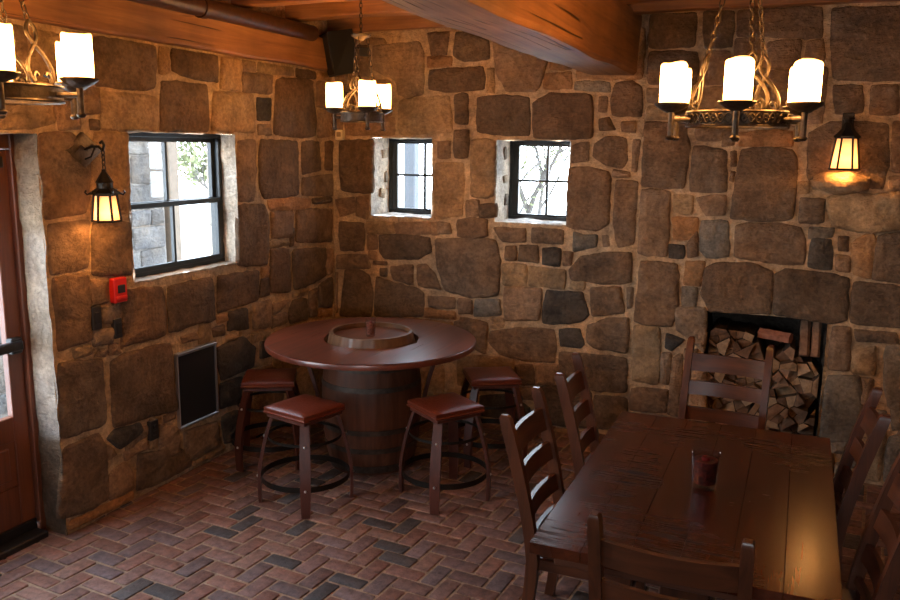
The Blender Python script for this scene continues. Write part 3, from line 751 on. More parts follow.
mb = MB(); mb.col = MORT
wall_plane(mb, MAPS['B'], XL - .02, -1.06, -.2, ZC, [W1, W2])
SILL = (.55, .53, .5, 1)
for w in (W1, W2): reveal(mb, MAPS['B'], w, .44, (LIGHTM, LIGHTM, MORT, SILL))
traced(mb, 'B')
mb.col = (.2, .15, .1, 1)      # dark chinks in the pale left reveals
for (x, zs) in ((W1[0], ((1.98, .12), (1.84, .10), (2.18, .09))), (W2[0], ((2.2, .13), (1.99, .08), (1.82, .12)))):
    for z, hh_ in zs:
        y = YL + .22 + random.uniform(-.04, .05)
        mb.col = random.choice(((.2, .15, .1, 1), (.3, .24, .17, 1), (.16, .13, .1, 1)))
        mb.box((x + .002, y, z), (.022, random.uniform(.05, .1), hh_ * .8), .009, Matrix.Rotation(random.uniform(-.25, .25), 3, 'X'), 2)
mb.col = MORT
struct(obj('wall_back', mb, STONE, smooth=.9, recalc=False))

mb = MB(); mb.col = MORT
wall_plane(mb, MAPS['C'], -1.09, XR, -.2, ZC, [FP])
for j in range(28):            # left return of the chimney breast
    z0, z1 = -.2 + 3.62 * j / 28, -.2 + 3.62 * (j + 1) / 28
    mb.quad((-1.09, YR, z0), (-1.09, YL + .02, z0), (-1.09, YL + .02, z1), (-1.09, YR, z1))
NICHE_DARK = (.05, .042, .035, 1)  # one even blackish brown for all inner faces of the niche
reveal(mb, MAPS['C'], FP, .5, (NICHE_DARK, NICHE_DARK, NICHE_DARK, NICHE_DARK))
mb.col = NICHE_DARK
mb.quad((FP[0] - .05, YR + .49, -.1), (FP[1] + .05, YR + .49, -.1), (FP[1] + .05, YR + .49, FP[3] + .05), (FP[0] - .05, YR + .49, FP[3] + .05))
for a_, b_ in ((FP[0] - .05, FP[0] - .04), (FP[1] + .04, FP[1] + .05)):       # unseen boxes added to stop daylight leaking past the niche faces
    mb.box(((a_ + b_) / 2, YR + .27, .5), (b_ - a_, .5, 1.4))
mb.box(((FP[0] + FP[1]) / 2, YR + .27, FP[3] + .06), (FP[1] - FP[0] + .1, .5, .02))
mb.col = MORT
traced(mb, 'C')
fill(mb, MAPS['C'], .70, XR, 0.01, 3.17)
# rough rock shelf that juts out below the lantern
mb.col = (.36, .25, .15, 1)
R_ = []
for i in range(15):
    t = i / 14; x = .05 + .34 * t
    a = math.sin(PI * min(1, max(0, t * .92 + .04)))
    ring = []
    for k, (dd, zz) in enumerate(((.0, 2.118), (.05, 2.108), (.10, 2.085), (.135, 2.05), (.145, 2.02), (.125, 1.99), (.08, 1.972), (.03, 1.965))):
        d = a ** .55 * dd + .015 + .022 * noise.noise((x * 16, k * .6, 4)) * (1 if k else 0)
        ring.append((x, YR - d, 2.05 + (zz - 2.05) * (.45 + .55 * a) + .012 * noise.noise((x * 13, k * .7, 9))))
    ring = [(x, YR + .01, 2.115)] + ring + [(x, YR + .01, 1.99)]
    R_.append(ring)
mb.sweep(R_)
mb.col = MORT
struct(obj('wall_right_back', mb, STONE, smooth=.9, recalc=False))

# unseen walls: right and rear, with the daylight window of the rear wall
mb = MB()
wall_plane(mb, lambda u, z, h: (XR - h, u, z), YB, YR, -.2, ZC, [])
struct(obj('wall_right', mb, PLASTER, recalc=False))
RW = (-.9, .5, 1.2, 2.1)
mb = MB()
wall_plane(mb, lambda u, z, h: (u, YB + h, z), XL, XR, -.2, ZC, [RW])
struct(obj('wall_rear', mb, PLASTER, recalc=False))

# ------------------------------------------------------------------ brick floor
mb = MB(); mb.col = (.29, .195, .125, 1)
mb.quad((XL - .33, YB - .1, -.006), (XR + .1, YB - .1, -.006), (XR + .1, YL + .6, -.006), (XL - .33, YL + .6, -.006))
BC = [(.165, .08, .055), (.145, .07, .05), (.19, .10, .07), (.13, .072, .058), (.13, .083, .073), (.11, .074, .068), (.065, .052, .046), (.055, .046, .043), (.17, .092, .07)]
U = .1085
ca, sa = math.cos(math.radians(-4.5)), math.sin(math.radians(-4.5))
ox, oy = -3.55, 3.70
def brick(x, y, w, h):
    c = random.choices(BC, (4, 4, 3, 3, 3, 2, 1.2, .7, 3))[0]
    k = random.uniform(.8, 1.2)
    k *= 1.15; mb.col = (c[0] * k, c[1] * k, c[2] * k * 1.03, 1)
    g = .0065 + random.uniform(0, .0035)
    zt = random.uniform(-.0015, .002); tx = random.uniform(-.012, .012); ty = random.uniform(-.02, .02)
    cx, cy = x + w / 2, y + h / 2
    rr = random.uniform(-.012, .012)
    def P(lx, ly, z):
        a = cx + lx - ly * rr; b = cy + ly + lx * rr
        return (ox + a * ca - b * sa, oy + a * sa + b * ca, z)
    R = []
    for ins, z in ((g, -.008), (g + .001, -.0012), (g + .004, .0006)):
        a, b = w / 2 - ins, h / 2 - ins
        k2 = .005
        pts = [(-a + k2, -b), (a - k2, -b), (a, -b + k2), (a, b - k2), (a - k2, b), (-a + k2, b), (-a, b - k2), (-a, -b + k2)]
        R.append([P(px, py, z + (zt + tx * px + ty * py if z > -.005 else 0)) for px, py in pts])
    vs = [[mb.v(p) for p in r] for r in R]
    for A, B in zip(vs, vs[1:]):
        for j in range(8): mb.f([A[j], A[(j + 1) % 8], B[(j + 1) % 8], B[j]])
    mb.f(vs[-1])
for i in range(-10, 66):
    for j in range(-34, 30):
        e = (i + j) % 4
        px = ox + (i + .5) * U * ca - (j + .5) * U * sa; py = oy + (i + .5) * U * sa + (j + .5) * U * ca
        if not (XL - .26 < px < 2.4 and .6 < py < YL - .05): continue
        if px > -1.15 and py > YR - .05: continue
        if e == 0: brick(i * U, j * U, 2 * U, U)
        elif e == 2: brick(i * U, j * U, U, 2 * U)
struct(obj('floor', mb, BRICK, smooth=.5, recalc=False))

# ------------------------------------------------------------------ ceiling and timbers
mb = MB()
for i in range(34):
    y = YB + i * .265
    if y > YL: break
    mb.box(((XL + XR) / 2, y + .13, ZC + .015), (XR - XL, .26, .03))
struct(obj('ceiling', mb, WALNUT, smooth=None))
def timber(name, p0, p1, w, h, axis, mat, rough_=.012, seed=0):
    """a hewn timber with wavering faces from p0 to p1 (centre line)"""
    p0, p1 = Vector(p0), Vector(p1)
    n = max(8, int((p1 - p0).length / .1)); secs = []
    side = Vector((1, 0, 0)) if axis == 'y' else Vector((0, 1, 0))
    pts = [(-.5, -.44), (-.44, -.5), (-.15, -.5), (.15, -.5), (.44, -.5), (.5, -.44), (.5, -.15), (.5, .15), (.5, .5), (-.5, .5), (-.5, .15), (-.5, -.15)]
    for i in range(n + 1):
        c = p0.lerp(p1, i / n); s = []
        for k, (a, b) in enumerate(pts):
            q = c + side * a * w + Vector((0, 0, b * h))
            s.append(q + Vector(noise.noise_vector((q.x * 1.7 + seed, q.y * 1.7, q.z * 1.7))) * rough_)
        secs.append([tuple(x) for x in s])
    m = MB(); m.sweep(secs)
    return m
struct(obj('trim_1', timber('', (-1.372, YB, 2.99), (-1.372, YL + .02, 2.99), .365, .42, 'y', None, .018), TIMB_Y, smooth=.5))
m = timber('', (XL + .02, YB, 2.985), (XL + .02, YL + .005, 2.985), .15, .25, 'y', None, .014, 5)
struct(obj('trim_2', m, TIMB_Y, smooth=.5))
m = timber('', (XL, YL - .02, 3.25), (-1.2, YL - .02, 3.25), .10, .14, 'x', None, .008, 9)
struct(obj('trim_3', m, TIMB_X, smooth=.5))
m = timber('', (-1.2, YR - .03, 3.255), (XR, YR - .03, 3.255), .12, .15, 'x', None, .008, 11)
struct(obj('trim_4', m, TIMB_X, smooth=.5))
jn = 5
for k in range(-9, 2):
    y = 5.09 + .665 * k
    m = timber('', (XL, y, 3.31), (XR, y, 3.31), .15, .215, 'x', None, .01, 20 + k)
    struct(obj('trim_%d' % jn, m, TIMB_X, smooth=.5)); jn += 1

pr_ = thing('pipe', 'dark brown pipe running along the top of the left wall timber', 'pipe', (XL + .125, 0, 3.112))
mb = MB(); mb.tube([(0, YB, 0), (0, 2, 0), (0, 4, 0), (0, YL - .5, 0)], .06, 14)
obj('tube', mb, PIPEM, pr_)
for y in (4.55, 2.2):
    mb = MB(); mb.tube([(0, y - .025, 0), (0, y + .025, 0)], .07, 14); mb.box((-.06, y, .02), (.1, .03, .03), .004); mb.box((0, y, .075), (.03, .03, .06), .004)
    obj('clamp', mb, PIPEM, pr_)

# ------------------------------------------------------------------ windows and door
def window_frame(root, w, h, bar=.05, dep=.07):
    mb = MB()
    mb.box((0, 0, bar / 2), (w, dep, bar), .004); mb.box((0, 0, h - bar / 2), (w, dep, bar), .004)
    for s in (-1, 1): mb.box((s * (w / 2 - bar / 2), 0, h / 2), (bar, dep, h - 2 * bar), .004)
    return obj('window_frame', mb, BLACKF, root, smooth=.5)
# local x runs along the wall, local y points out of the room
r = sroot('window_1', (XL - .165, (WL[0] + WL[1]) / 2, WL[2] - .005), PI / 2)
w, h = WL[1] - WL[0] + .01, WL[3] - WL[2] + .01
window_frame(r, w, h, .034, .09)
for nm, z0, z1, y, mu in (('lower_sash', .03, .475, -.03, .0), ('upper_sash', .445, h - .03, .012, .0)):
    mb = MB()
    bb = .034
    mb.box((0, y, z0 + bb / 2), (w - .066, .035, bb), .003); mb.box((0, y, z1 - bb / 2), (w - .066, .035, bb), .003)
    for s in (-1, 1): mb.box((s * (w / 2 - .033 - bb / 2), y, (z0 + z1) / 2), (bb, .035, z1 - z0 - .06), .003)
    mb.box((.004, y, (z0 + z1) / 2), (.020, .03, z1 - z0 - .06), .003)
    o = obj(nm, mb, BLACKF, r, smooth=.5)
    mb = MB(); mb.box((0, y, (z0 + z1) / 2), (w - .12, .006, z1 - z0 - .05))
    obj('pane', mb, PANE, o, smooth=None)
def casement(name, W, mx, mz):
    r = sroot(name, ((W[0] + W[1]) / 2, YL + .365, W[2] - .004), 0)
    w, h = W[1] - W[0] + .008, W[3] - W[2] + .008
    window_frame(r, w, h, .034, .07)
    mb = MB()
    bb = .03
    mb.box((0, -.005, .02 + bb / 2), (w - .06, .04, bb), .003); mb.box((0, -.005, h - .02 - bb / 2), (w - .06, .04, bb), .003)
    for s in (-1, 1): mb.box((s * (w / 2 - .055), -.005, h / 2), (.055, .04, h - .09), .003)
    mb.box((mx, -.008, h / 2), (.021, .03, h - .09), .003); mb.box((0, -.008, mz), (w - .14, .03, .019), .003)
    o = obj('sash', mb, BLACKF, r, smooth=.5)
    mb = MB(); mb.box((0, 0, h / 2), (w - .12, .006, h - .08)); obj('pane', mb, PANE, o, smooth=None)
    mb = MB(); mb.box((w * .1, -.042, .045), (.09, .014, .012), .003); mb.box((w * .1 + .035, -.032, .042), (.02, .02, .016), .003)
    obj('latch', mb, IRON, r, smooth=.5)
casement('window_2', W1, .058, .342)
casement('window_3', W2, .022, .325)

DX = -4.0
r = sroot('door_1', (DX, 0, 0))
mb = MB()
mb.box((0, DOOR[1] - .0, 1.145), (.1, .06, 2.29), .006); mb.box((0, DOOR[0], 1.145), (.1, .06, 2.29), .006)
mb.box((0, (DOOR[0] + DOOR[1]) / 2, 2.25), (.1, DOOR[1] - DOOR[0] - .06, .08), .006)
obj('door_frame', mb, DOORW, r, smooth=.5)
mb = MB(); mb.box((.03, (DOOR[0] + DOOR[1]) / 2, .012), (.2, DOOR[1] - DOOR[0] - .09, .05), .008)
obj('threshold', mb, BLACKP, r, smooth=.5)
ya, yb = DOOR[0] + .03, DOOR[1] - .03
ym = (ya + yb) / 2
for a, b in ((ya + .003, ym - .003), (ym + .003, yb - .003)):
    mb = MB(); st = .095
    mb.box((0, a + st / 2, 1.13), (.045, st, 2.15), .004); mb.box((0, b - st / 2, 1.13), (.045, st, 2.15), .004)
    for z, hh_ in ((.19, .27), (.66, .14), (2.14, .13)): mb.box((0, (a + b) / 2, z), (.045, b - a - 2 * st, hh_), .004)
    mb.box((0, (a + b) / 2, .46), (.02, b - a - 2 * st, .28))
    mb.box((.006, (a + b) / 2, .46), (.024, b - a - 2 * st - .07, .2), .01)
    leaf = obj('door_leaf', mb, DOORW, r, smooth=.5)
    mb = MB(); mb.box((0, (a + b) / 2, 1.4), (.008, b - a - 2 * st + .01, 1.36)); obj('pane', mb, PANE, leaf, smooth=None)
    mb = MB(); mb.box((.06, (a + b) / 2, 1.135), (.035, b - a - .06, .055), .008)
    for s in (a + .06, b - .06): mb.box((.035, s, 1.135), (.05, .07, .09), .006)
    obj('push_bar', mb, BLACKP, leaf, smooth=.5)
    mb = MB(); mb.box((.03, (a + b) / 2, .06), (.02, b - a - .02, .07), .004); obj('sweep', mb, BLACKP, leaf, smooth=.5)
    mb = MB(); mb.box((.035, b - .2, 2.14), (.05, .3, .06), .006); obj('door_closer', mb, BLACKP, leaf, smooth=.5)

# ------------------------------------------------------------------ dining chairs
def pz(z):                       # backward sweep of a rear post
    t = (z - .42) / (1.08 - .42)
    if z < .42: return -.2 - .045 * ((.42 - z) / .42) ** 1.5
    return -.2 - .15 * t ** 1.35
def make_chair(label):
    t = thing('dining_chair', label, 'chair', group='ladder back chairs around the dining table')
    for s in (-1, 1):
        mb = MB(); secs = []
        zs = [0, .08, .2, .32, .42, .52, .62, .72, .82, .92, 1.0, 1.06, 1.075, 1.083]
        for z in zs:
            k = 1 if z < 1.05 else (.93 if z < 1.07 else (.8 if z < 1.08 else .55))
            w, d = .021 * k, (.027 if z > .3 else .023 + .004 * z / .3) * k
            x, y = s * .237, pz(z)
            secs.append([(x - w, y - d, z), (x + w, y - d, z), (x + w, y + d, z), (x - w, y + d, z)])
        mb.sweep(secs); obj('rear_post', mb, CH_Z, t, smooth=.7)
        mb = MB(); mb.sweep([rect(s * .208 - k, s * .208 + k, .215 - k, .215 + k, z) for z, k in ((0, .017), (.02, .018), (.42, .023))])
        obj('front_leg', mb, CH_Z, t, smooth=.5)
    for z0, z1 in ((.88, .985), (.735, .82), (.58, .66), (.475, .51)):
        mb = MB(); secs = []
        for i in range(15):
            u = i / 14 * 2 - 1
            bow = -.028 * (1 - u * u)
            dz = -.004 * (1 - u * u)
            x = u * .221; th = .0105
            yt, yb_ = pz(z1) + bow, pz(z0) + bow
            secs.append([(x, yb_ - th, z0), (x, yb_ + th, z0), (x, yt + th, z1 + dz), (x, yt - th, z1 + dz)])
        mb.sweep(secs); obj('back_slat', mb, CH_X, t, smooth=.6)
    mb = MB(); rows = []
    for i in range(13):
        v = i / 12; y = -.205 + v * .45; hw = .20 + .035 * min(1, v * 1.6)
        sc = -.012 * math.sin(PI * min(1, v * 1.1)) ** 2
        rows.append([(-hw, y, .425), (hw, y, .425), (hw, y, .452), (hw * .6, y, .456 + sc), (0, y, .457 + sc * .8), (-hw * .6, y, .456 + sc), (-hw, y, .452)])
    mb.sweep(rows); obj('seat', mb, CH_Y, t, smooth=.6)
    for s in (-1, 1):
        mb = MB(); mb.box((s * .215, .008, .2), (.02, .4, .03), .004); obj('side_stretcher', mb, CH_Y, t, smooth=.5)
        mb = MB(); mb.box((s * .212, .008, .395), (.02, .39, .055), .004); obj('seat_rail', mb, CH_Y, t, smooth=.5)
    mb = MB(); mb.box((0, .215, .30), (.39, .02, .035), .004); obj('front_stretcher', mb, CH_X, t, smooth=.5)
    mb = MB(); mb.box((0, .215, .395), (.38, .02, .055), .004); obj('front_rail', mb, CH_X, t, smooth=.5)
    mb = MB(); mb.box((0, pz(.34), .34), (.44, .02, .04), .004); obj('rear_stretcher', mb, CH_X, t, smooth=.5)
    return t
chair = make_chair('brown ladder back chair at the near table end, its back to the viewer')
chair.location = (-.305, 2.88, 0); chair.rotation_euler = (0, 0, 0)
for x, y, a, lb in ((-.79, 3.60, -90, 'brown ladder back chair at the left side of the table, nearer of the two there'),
                    (-.775, 4.40, -86, 'brown ladder back chair at the left side of the table, beside the far corner'),
                    (-.375, 4.985, 175, 'brown ladder back chair at the far end of the table, in front of the firewood'),
                    (.075, 4.33, 90, 'brown ladder back chair at the right side of the table, farther of the two there'),
                    (.135, 3.40, 92, 'brown ladder back chair right of the table, cut off by the right edge')):
    dup(chair, (x, y, 0), math.radians(a), lb)

# ------------------------------------------------------------------ dining table
TX0, TX1, TY0, TY1 = -.863, .234, 2.87, 4.65
t = thing('dining_table', 'long dark red brown plank dining table with saw marks', 'table', ((TX0 + TX1) / 2, (TY0 + TY1) / 2, 0))
hw, hl = (TX1 - TX0) / 2, (TY1 - TY0) / 2
mb = MB(); edges = [-hw, -hw + .2, -hw + .37, -hw + .55, -hw + .73, -hw + .91, hw]
for a, b in zip(edges, edges[1:]):
    k = random.uniform(.82, 1.15); mb.col = (k, k, k, 1)
    mb.box(((a + b) / 2, 0, .736), (b - a - .0012, 2 * hl, .046), .0015)
obj('tabletop', mb, TOP_Y, t, smooth=.5)
for sy in (-1, 1):
    mb = MB(); mb.box((0, sy * (hl - .1), .68), (2 * hw - .16, .05, .064), .003); obj('end_batten', mb, TAB_X, t, smooth=.5)
    yy = sy * (hl - .40)
    mb = MB(); mb.box((0, yy, .375), (.2, .09, .57), .006); obj('trestle_post', mb, TAB_Z, t, smooth=.5)
    mb = MB(); mb.box((0, yy, .05), (.36, .11, .08), .01); obj('trestle_foot', mb, TAB_X, t, smooth=.5)
    mb = MB(); mb.box((0, yy, .685), (.7, .09, .056), .006); obj('trestle_head', mb, TAB_X, t, smooth=.5)
mb = MB(); mb.box((0, 0, .3), (.04, 2 * (hl - .40) - .088, .12), .006); obj('stretcher', mb, CH_Y, t, smooth=.5)

# glass candle holder with red filling
GL = pane_mat('clear_glass', (.9, .86, .86)); 
_nt = GL.node_tree; _lw = N(_nt, 'ShaderNodeLayerWeight', Blend=.5); _pw = N(_nt, 'ShaderNodeMath', operation='POWER'); _pw.inputs[1].default_value = 3.0
_mr = N(_nt, 'ShaderNodeMapRange'); _mr.inputs['To Min'].default_value = .06; _mr.inputs['To Max'].default_value = .75
_nt.links.new(_lw.outputs['Facing'], _pw.inputs[0]); _nt.links.new(_pw.outputs[0], _mr.inputs['Value']); _nt.links.new(_mr.outputs[0], _nt.nodes['Mix Shader'].inputs[0])
WAX = plain('dark_red_filling', (.13, .02, .014), .5, bump=1.0, bscale=55, var=.75)
WAX2 = plain('pale_red_filling', (.3, .11, .06), .5, bump=1.0, bscale=70, var=.7)
def tumbler(loc, rad, hh_, label, name='candle_glass', wax=None):
    t = thing(name, label, 'candle holder', loc)
    mb = MB(); w = .005
    mb.lathe([(0, .001), (rad * .72, .001), (rad * .82, hh_ * .06), (rad * .88, hh_ * .3), (rad * .93, hh_ * .7), (rad, hh_), (rad - w * .4, hh_ + .002), (rad - w, hh_), (rad * .93 - w, hh_ * .7), (rad * .88 - w, hh_ * .3), (rad * .76, hh_ * .13), (0, hh_ * .11)], 40)
    obj('tumbler', mb, GL, t, smooth=.8)
    mb = MB(); mb.lathe([(0, hh_ * .125), (rad * .74, hh_ * .145), (rad * .85 - w, hh_ * .3), (rad * .93 - w, hh_ * .8), (rad * .7, hh_ * .82), (rad * .3, hh_ * .78), (0, hh_ * .8)], 40)
    obj('filling', mb, wax or WAX, t, smooth=.8)
    mb = MB(); mb.lathe([(0, hh_ * .76), (rad * .3, hh_ * .76), (rad * .3, hh_ * .87), (0, hh_ * .87)], 20); mb.tube([(0, 0, hh_ * .87), (0, 0, hh_ * .93)], .0015, 6)
    obj('candle', mb, plain('red_wax', (.22, .02, .015), .4), t, smooth=.6)
    return t
tumbler((-.305, 3.70, .7595), .063, .165, 'clear glass candle holder with dark red filling on the dining table')
tumbler((-2.725, 5.06, .93), .038, .125, 'small red glass candle jar on the barrel table', wax=WAX2)

# ------------------------------------------------------------------ barrel table
BX, BY = -2.735, 5.09
bt = thing('barrel_table', 'round table of red brown planks built around an upright wine barrel', 'table', (BX, BY, 0))
def br(z): return .355 - .058 * ((z - .47) / .47) ** 2
nst = 22
for_ang = [2 * PI * i / (nst * 4) for i in range(nst * 4)]
mb = MB()
rows = []
zs = [0, .02, .1, .2, .3, .4, .5, .6, .7, .8, .88, .94, .96, .966]
R_ = []
for z in zs:
    ring = []
    for i, a in enumerate(for_ang):
        g = -.004 if i % 4 == 0 else 0
        ring.append((( br(z) + g) * math.cos(a), (br(z) + g) * math.sin(a), z))
    R_.append(ring)
for z in (.966, .93):
    R_.append([((br(z) - .02) * math.cos(a), (br(z) - .02) * math.sin(a), z) for a in for_ang])
mb.sweep(R_[:11], cap=False)
obj('barrel_body', mb, BARREL, bt, smooth=.5)
mb = MB(); mb.sweep(R_[10:], cap=False); obj('barrel_chime', mb, CHIME, bt, smooth=.6)
mb = MB()
mb.lathe([(0, .93), (.15, .93), (.292, .93)], 48); obj('barrel_head', mb, HEADW, bt, smooth=.6)
for z, hh_ in ((.045, .05), (.185, .035), (.32, .035), (.62, .035), (.755, .035), (.845, .045)):
    mb = MB(); m = 64
    mb.lathe([(br(z - hh_ / 2), z - hh_ / 2), (br(z - hh_ / 2) + .004, z - hh_ / 2), (br(z + hh_ / 2) + .004, z + hh_ / 2), (br(z + hh_ / 2), z + hh_ / 2)], m)
    obj('hoop', mb, HOOP, bt, smooth=.6)
mb = MB()
RO, RI, zt, th = .733, .335, .91, .042
pl = 9; wd = 2 * RO / pl
for i in range(pl):
    x0, x1 = -RO + i * wd + .001, -RO + (i + 1) * wd - .001
    k = random.uniform(.8, 1.2); mb.col = (k, k, k, 1)
    m = 6
    xs = [x0 + (x1 - x0) * j / m for j in range(m + 1)]
    for sg in (-1, 1):
        o_ = [(x, sg * math.sqrt(max(0, RO * RO - x * x))) for x in xs]
        i_ = [(x, sg * math.sqrt(max(0, RI * RI - x * x))) for x in xs]
        for j in range(m):
            a, b, c, d = o_[j], o_[j + 1], i_[j + 1], i_[j]
            mb.quad((*a, zt), (*b, zt), (*c, zt), (*d, zt)); mb.quad((*a, zt - th), (*d, zt - th), (*c, zt - th), (*b, zt - th))
            mb.quad((*d, zt), (*c, zt), (*c, zt - th), (*d, zt - th))
bmesh.ops.remove_doubles(mb.bm, verts=mb.bm.verts[:], dist=1e-5)
obj('tabletop', mb, BAR_X, bt, smooth=None)
mb = MB(); m = 96
secs = []
for i in range(m):
    a = 2 * PI * i / m; c, s = math.cos(a), math.sin(a)
    secs.append([(r_ * c, r_ * s, z) for r_, z in ((RO - .004, zt - .003), (RO + .006, zt - .006), (RO + .01, zt - th / 2), (RO + .006, zt - th + .002), (RO - .004, zt - th))])
secs.append(secs[0])
mb.sweep(secs, cap=False)
bmesh.ops.remove_doubles(mb.bm, verts=mb.bm.verts[:], dist=1e-5)
obj('table_rim', mb, BAR_X, bt, smooth=.8)
for k in range(2):
    a = math.radians(28 + 180 * k)
    mb = MB(); secs = []
    c, s = math.cos(a), math.sin(a)
    for i in range(12):
        q = i / 11; z = .40 + .468 * q
        rr = br(z) + .016 + .17 * q ** 1.7
        w = .032
        secs.append([(c * (rr + d) - s * e, s * (rr + d) + c * e, z) for d, e in ((-.012, -w), (.012, -w), (.012, w), (-.012, w))])
    mb.sweep(secs); obj('stave_bracket', mb, STAVE, bt, smooth=.6)

# ------------------------------------------------------------------ stools
def make_stool(label):
    t = thing('bar_stool', label, 'stool', group='barrel stave stools around the barrel table')
    mb = MB(); H0 = .545
    def pill(h, z, bul): 
        pts = []
        nn = 10
        for side in range(4):
            for i in range(nn):
                u = i / nn * 2 - 1
                k = h * (1 - .03 * (1 - u * u)) if bul else h
                x, y = (u * h, -k)
                # round the corner a little
                if abs(u) > .9: y = -k * .985
                for _ in range(side): x, y = -y, x
                pts.append((x, y, z))
        return pts
    mb.sweep([pill(.172, .585, 0), pill(.182, .592, 0), pill(.184, .60, 0), pill(.178, .607, 0), pill(.181, .615, 0), pill(.179, .628, 0), pill(.168, .634, 0), pill(.12, .639, 0), pill(.06, .642, 0), pill(.01, .643, 0)])
    obj('seat_cushion', mb, LEATHER, t, smooth=.7)
    mb = MB(); mb.box((0, 0, .574), (.335, .335, .024), .004); obj('seat_frame', mb, STAVE, t, smooth=.5)
    def lr(z):
        q = 1 - z / .585
        return .195 + .11 * math.sin(q * PI / 2) ** .85 - .016 * max(0, q - .6) / .4
    for k in range(4):
        a = PI / 4 + PI / 2 * k; c, s = math.cos(a), math.sin(a)
        mb = MB(); secs = []
        for i in range(16):
            z = .572 * (1 - i / 15); r_ = lr(z); w = .027 + .006 * math.sin(PI * i / 15)
            secs.append([(c * (r_ + d) - s * e, s * (r_ + d) + c * e, z) for d, e in ((-.010, -w), (.010, -w), (.010, w), (-.010, w))])
        mb.sweep(secs); leg = obj('leg', mb, STAVE, t, smooth=.6)
        mb = MB()
        for z in (.44, .175):
            r_ = lr(z) + .011
            mb.ball((c * r_, s * r_, z), .009, 6)
        obj('bolt', mb, STEEL, leg, smooth=.8)
    for z, w, nm in ((.175, .018, 'foot_hoop'), (.44, .009, 'upper_hoop')):
        mb = MB(); r_ = lr(z) - .0105; m = 64; secs = []
        for i in range(m + 1):
            a = 2 * PI * i / m; c, s = math.cos(a), math.sin(a)
            secs.append([(c * q, s * q, zz) for q, zz in ((r_, z - w), (r_, z + w), (r_ - .004, z + w), (r_ - .004, z - w))])
        mb.sweep(secs, cap=False); bmesh.ops.remove_doubles(mb.bm, verts=mb.bm.verts[:], dist=1e-5)
        obj(nm, mb, IRON, t, smooth=.7)
    return t
st = make_stool('red leather stool standing in front of the barrel, left of the pair there')
st.location = (-2.80, 4.315, 0); st.rotation_euler = (0, 0, math.radians(-13))
for x, y, a, lb in ((-2.01, 4.735, -34, 'red leather stool right of the barrel, its corner pointing to the viewer'),
                    (-3.40, 4.80, 30, 'red leather stool left of the barrel, between the table and the left wall'),
                    (-1.985, 5.53, 32, 'red leather stool behind the barrel on the right, beside the back wall')):
    dup(st, (x, y, 0), math.radians(a), lb)

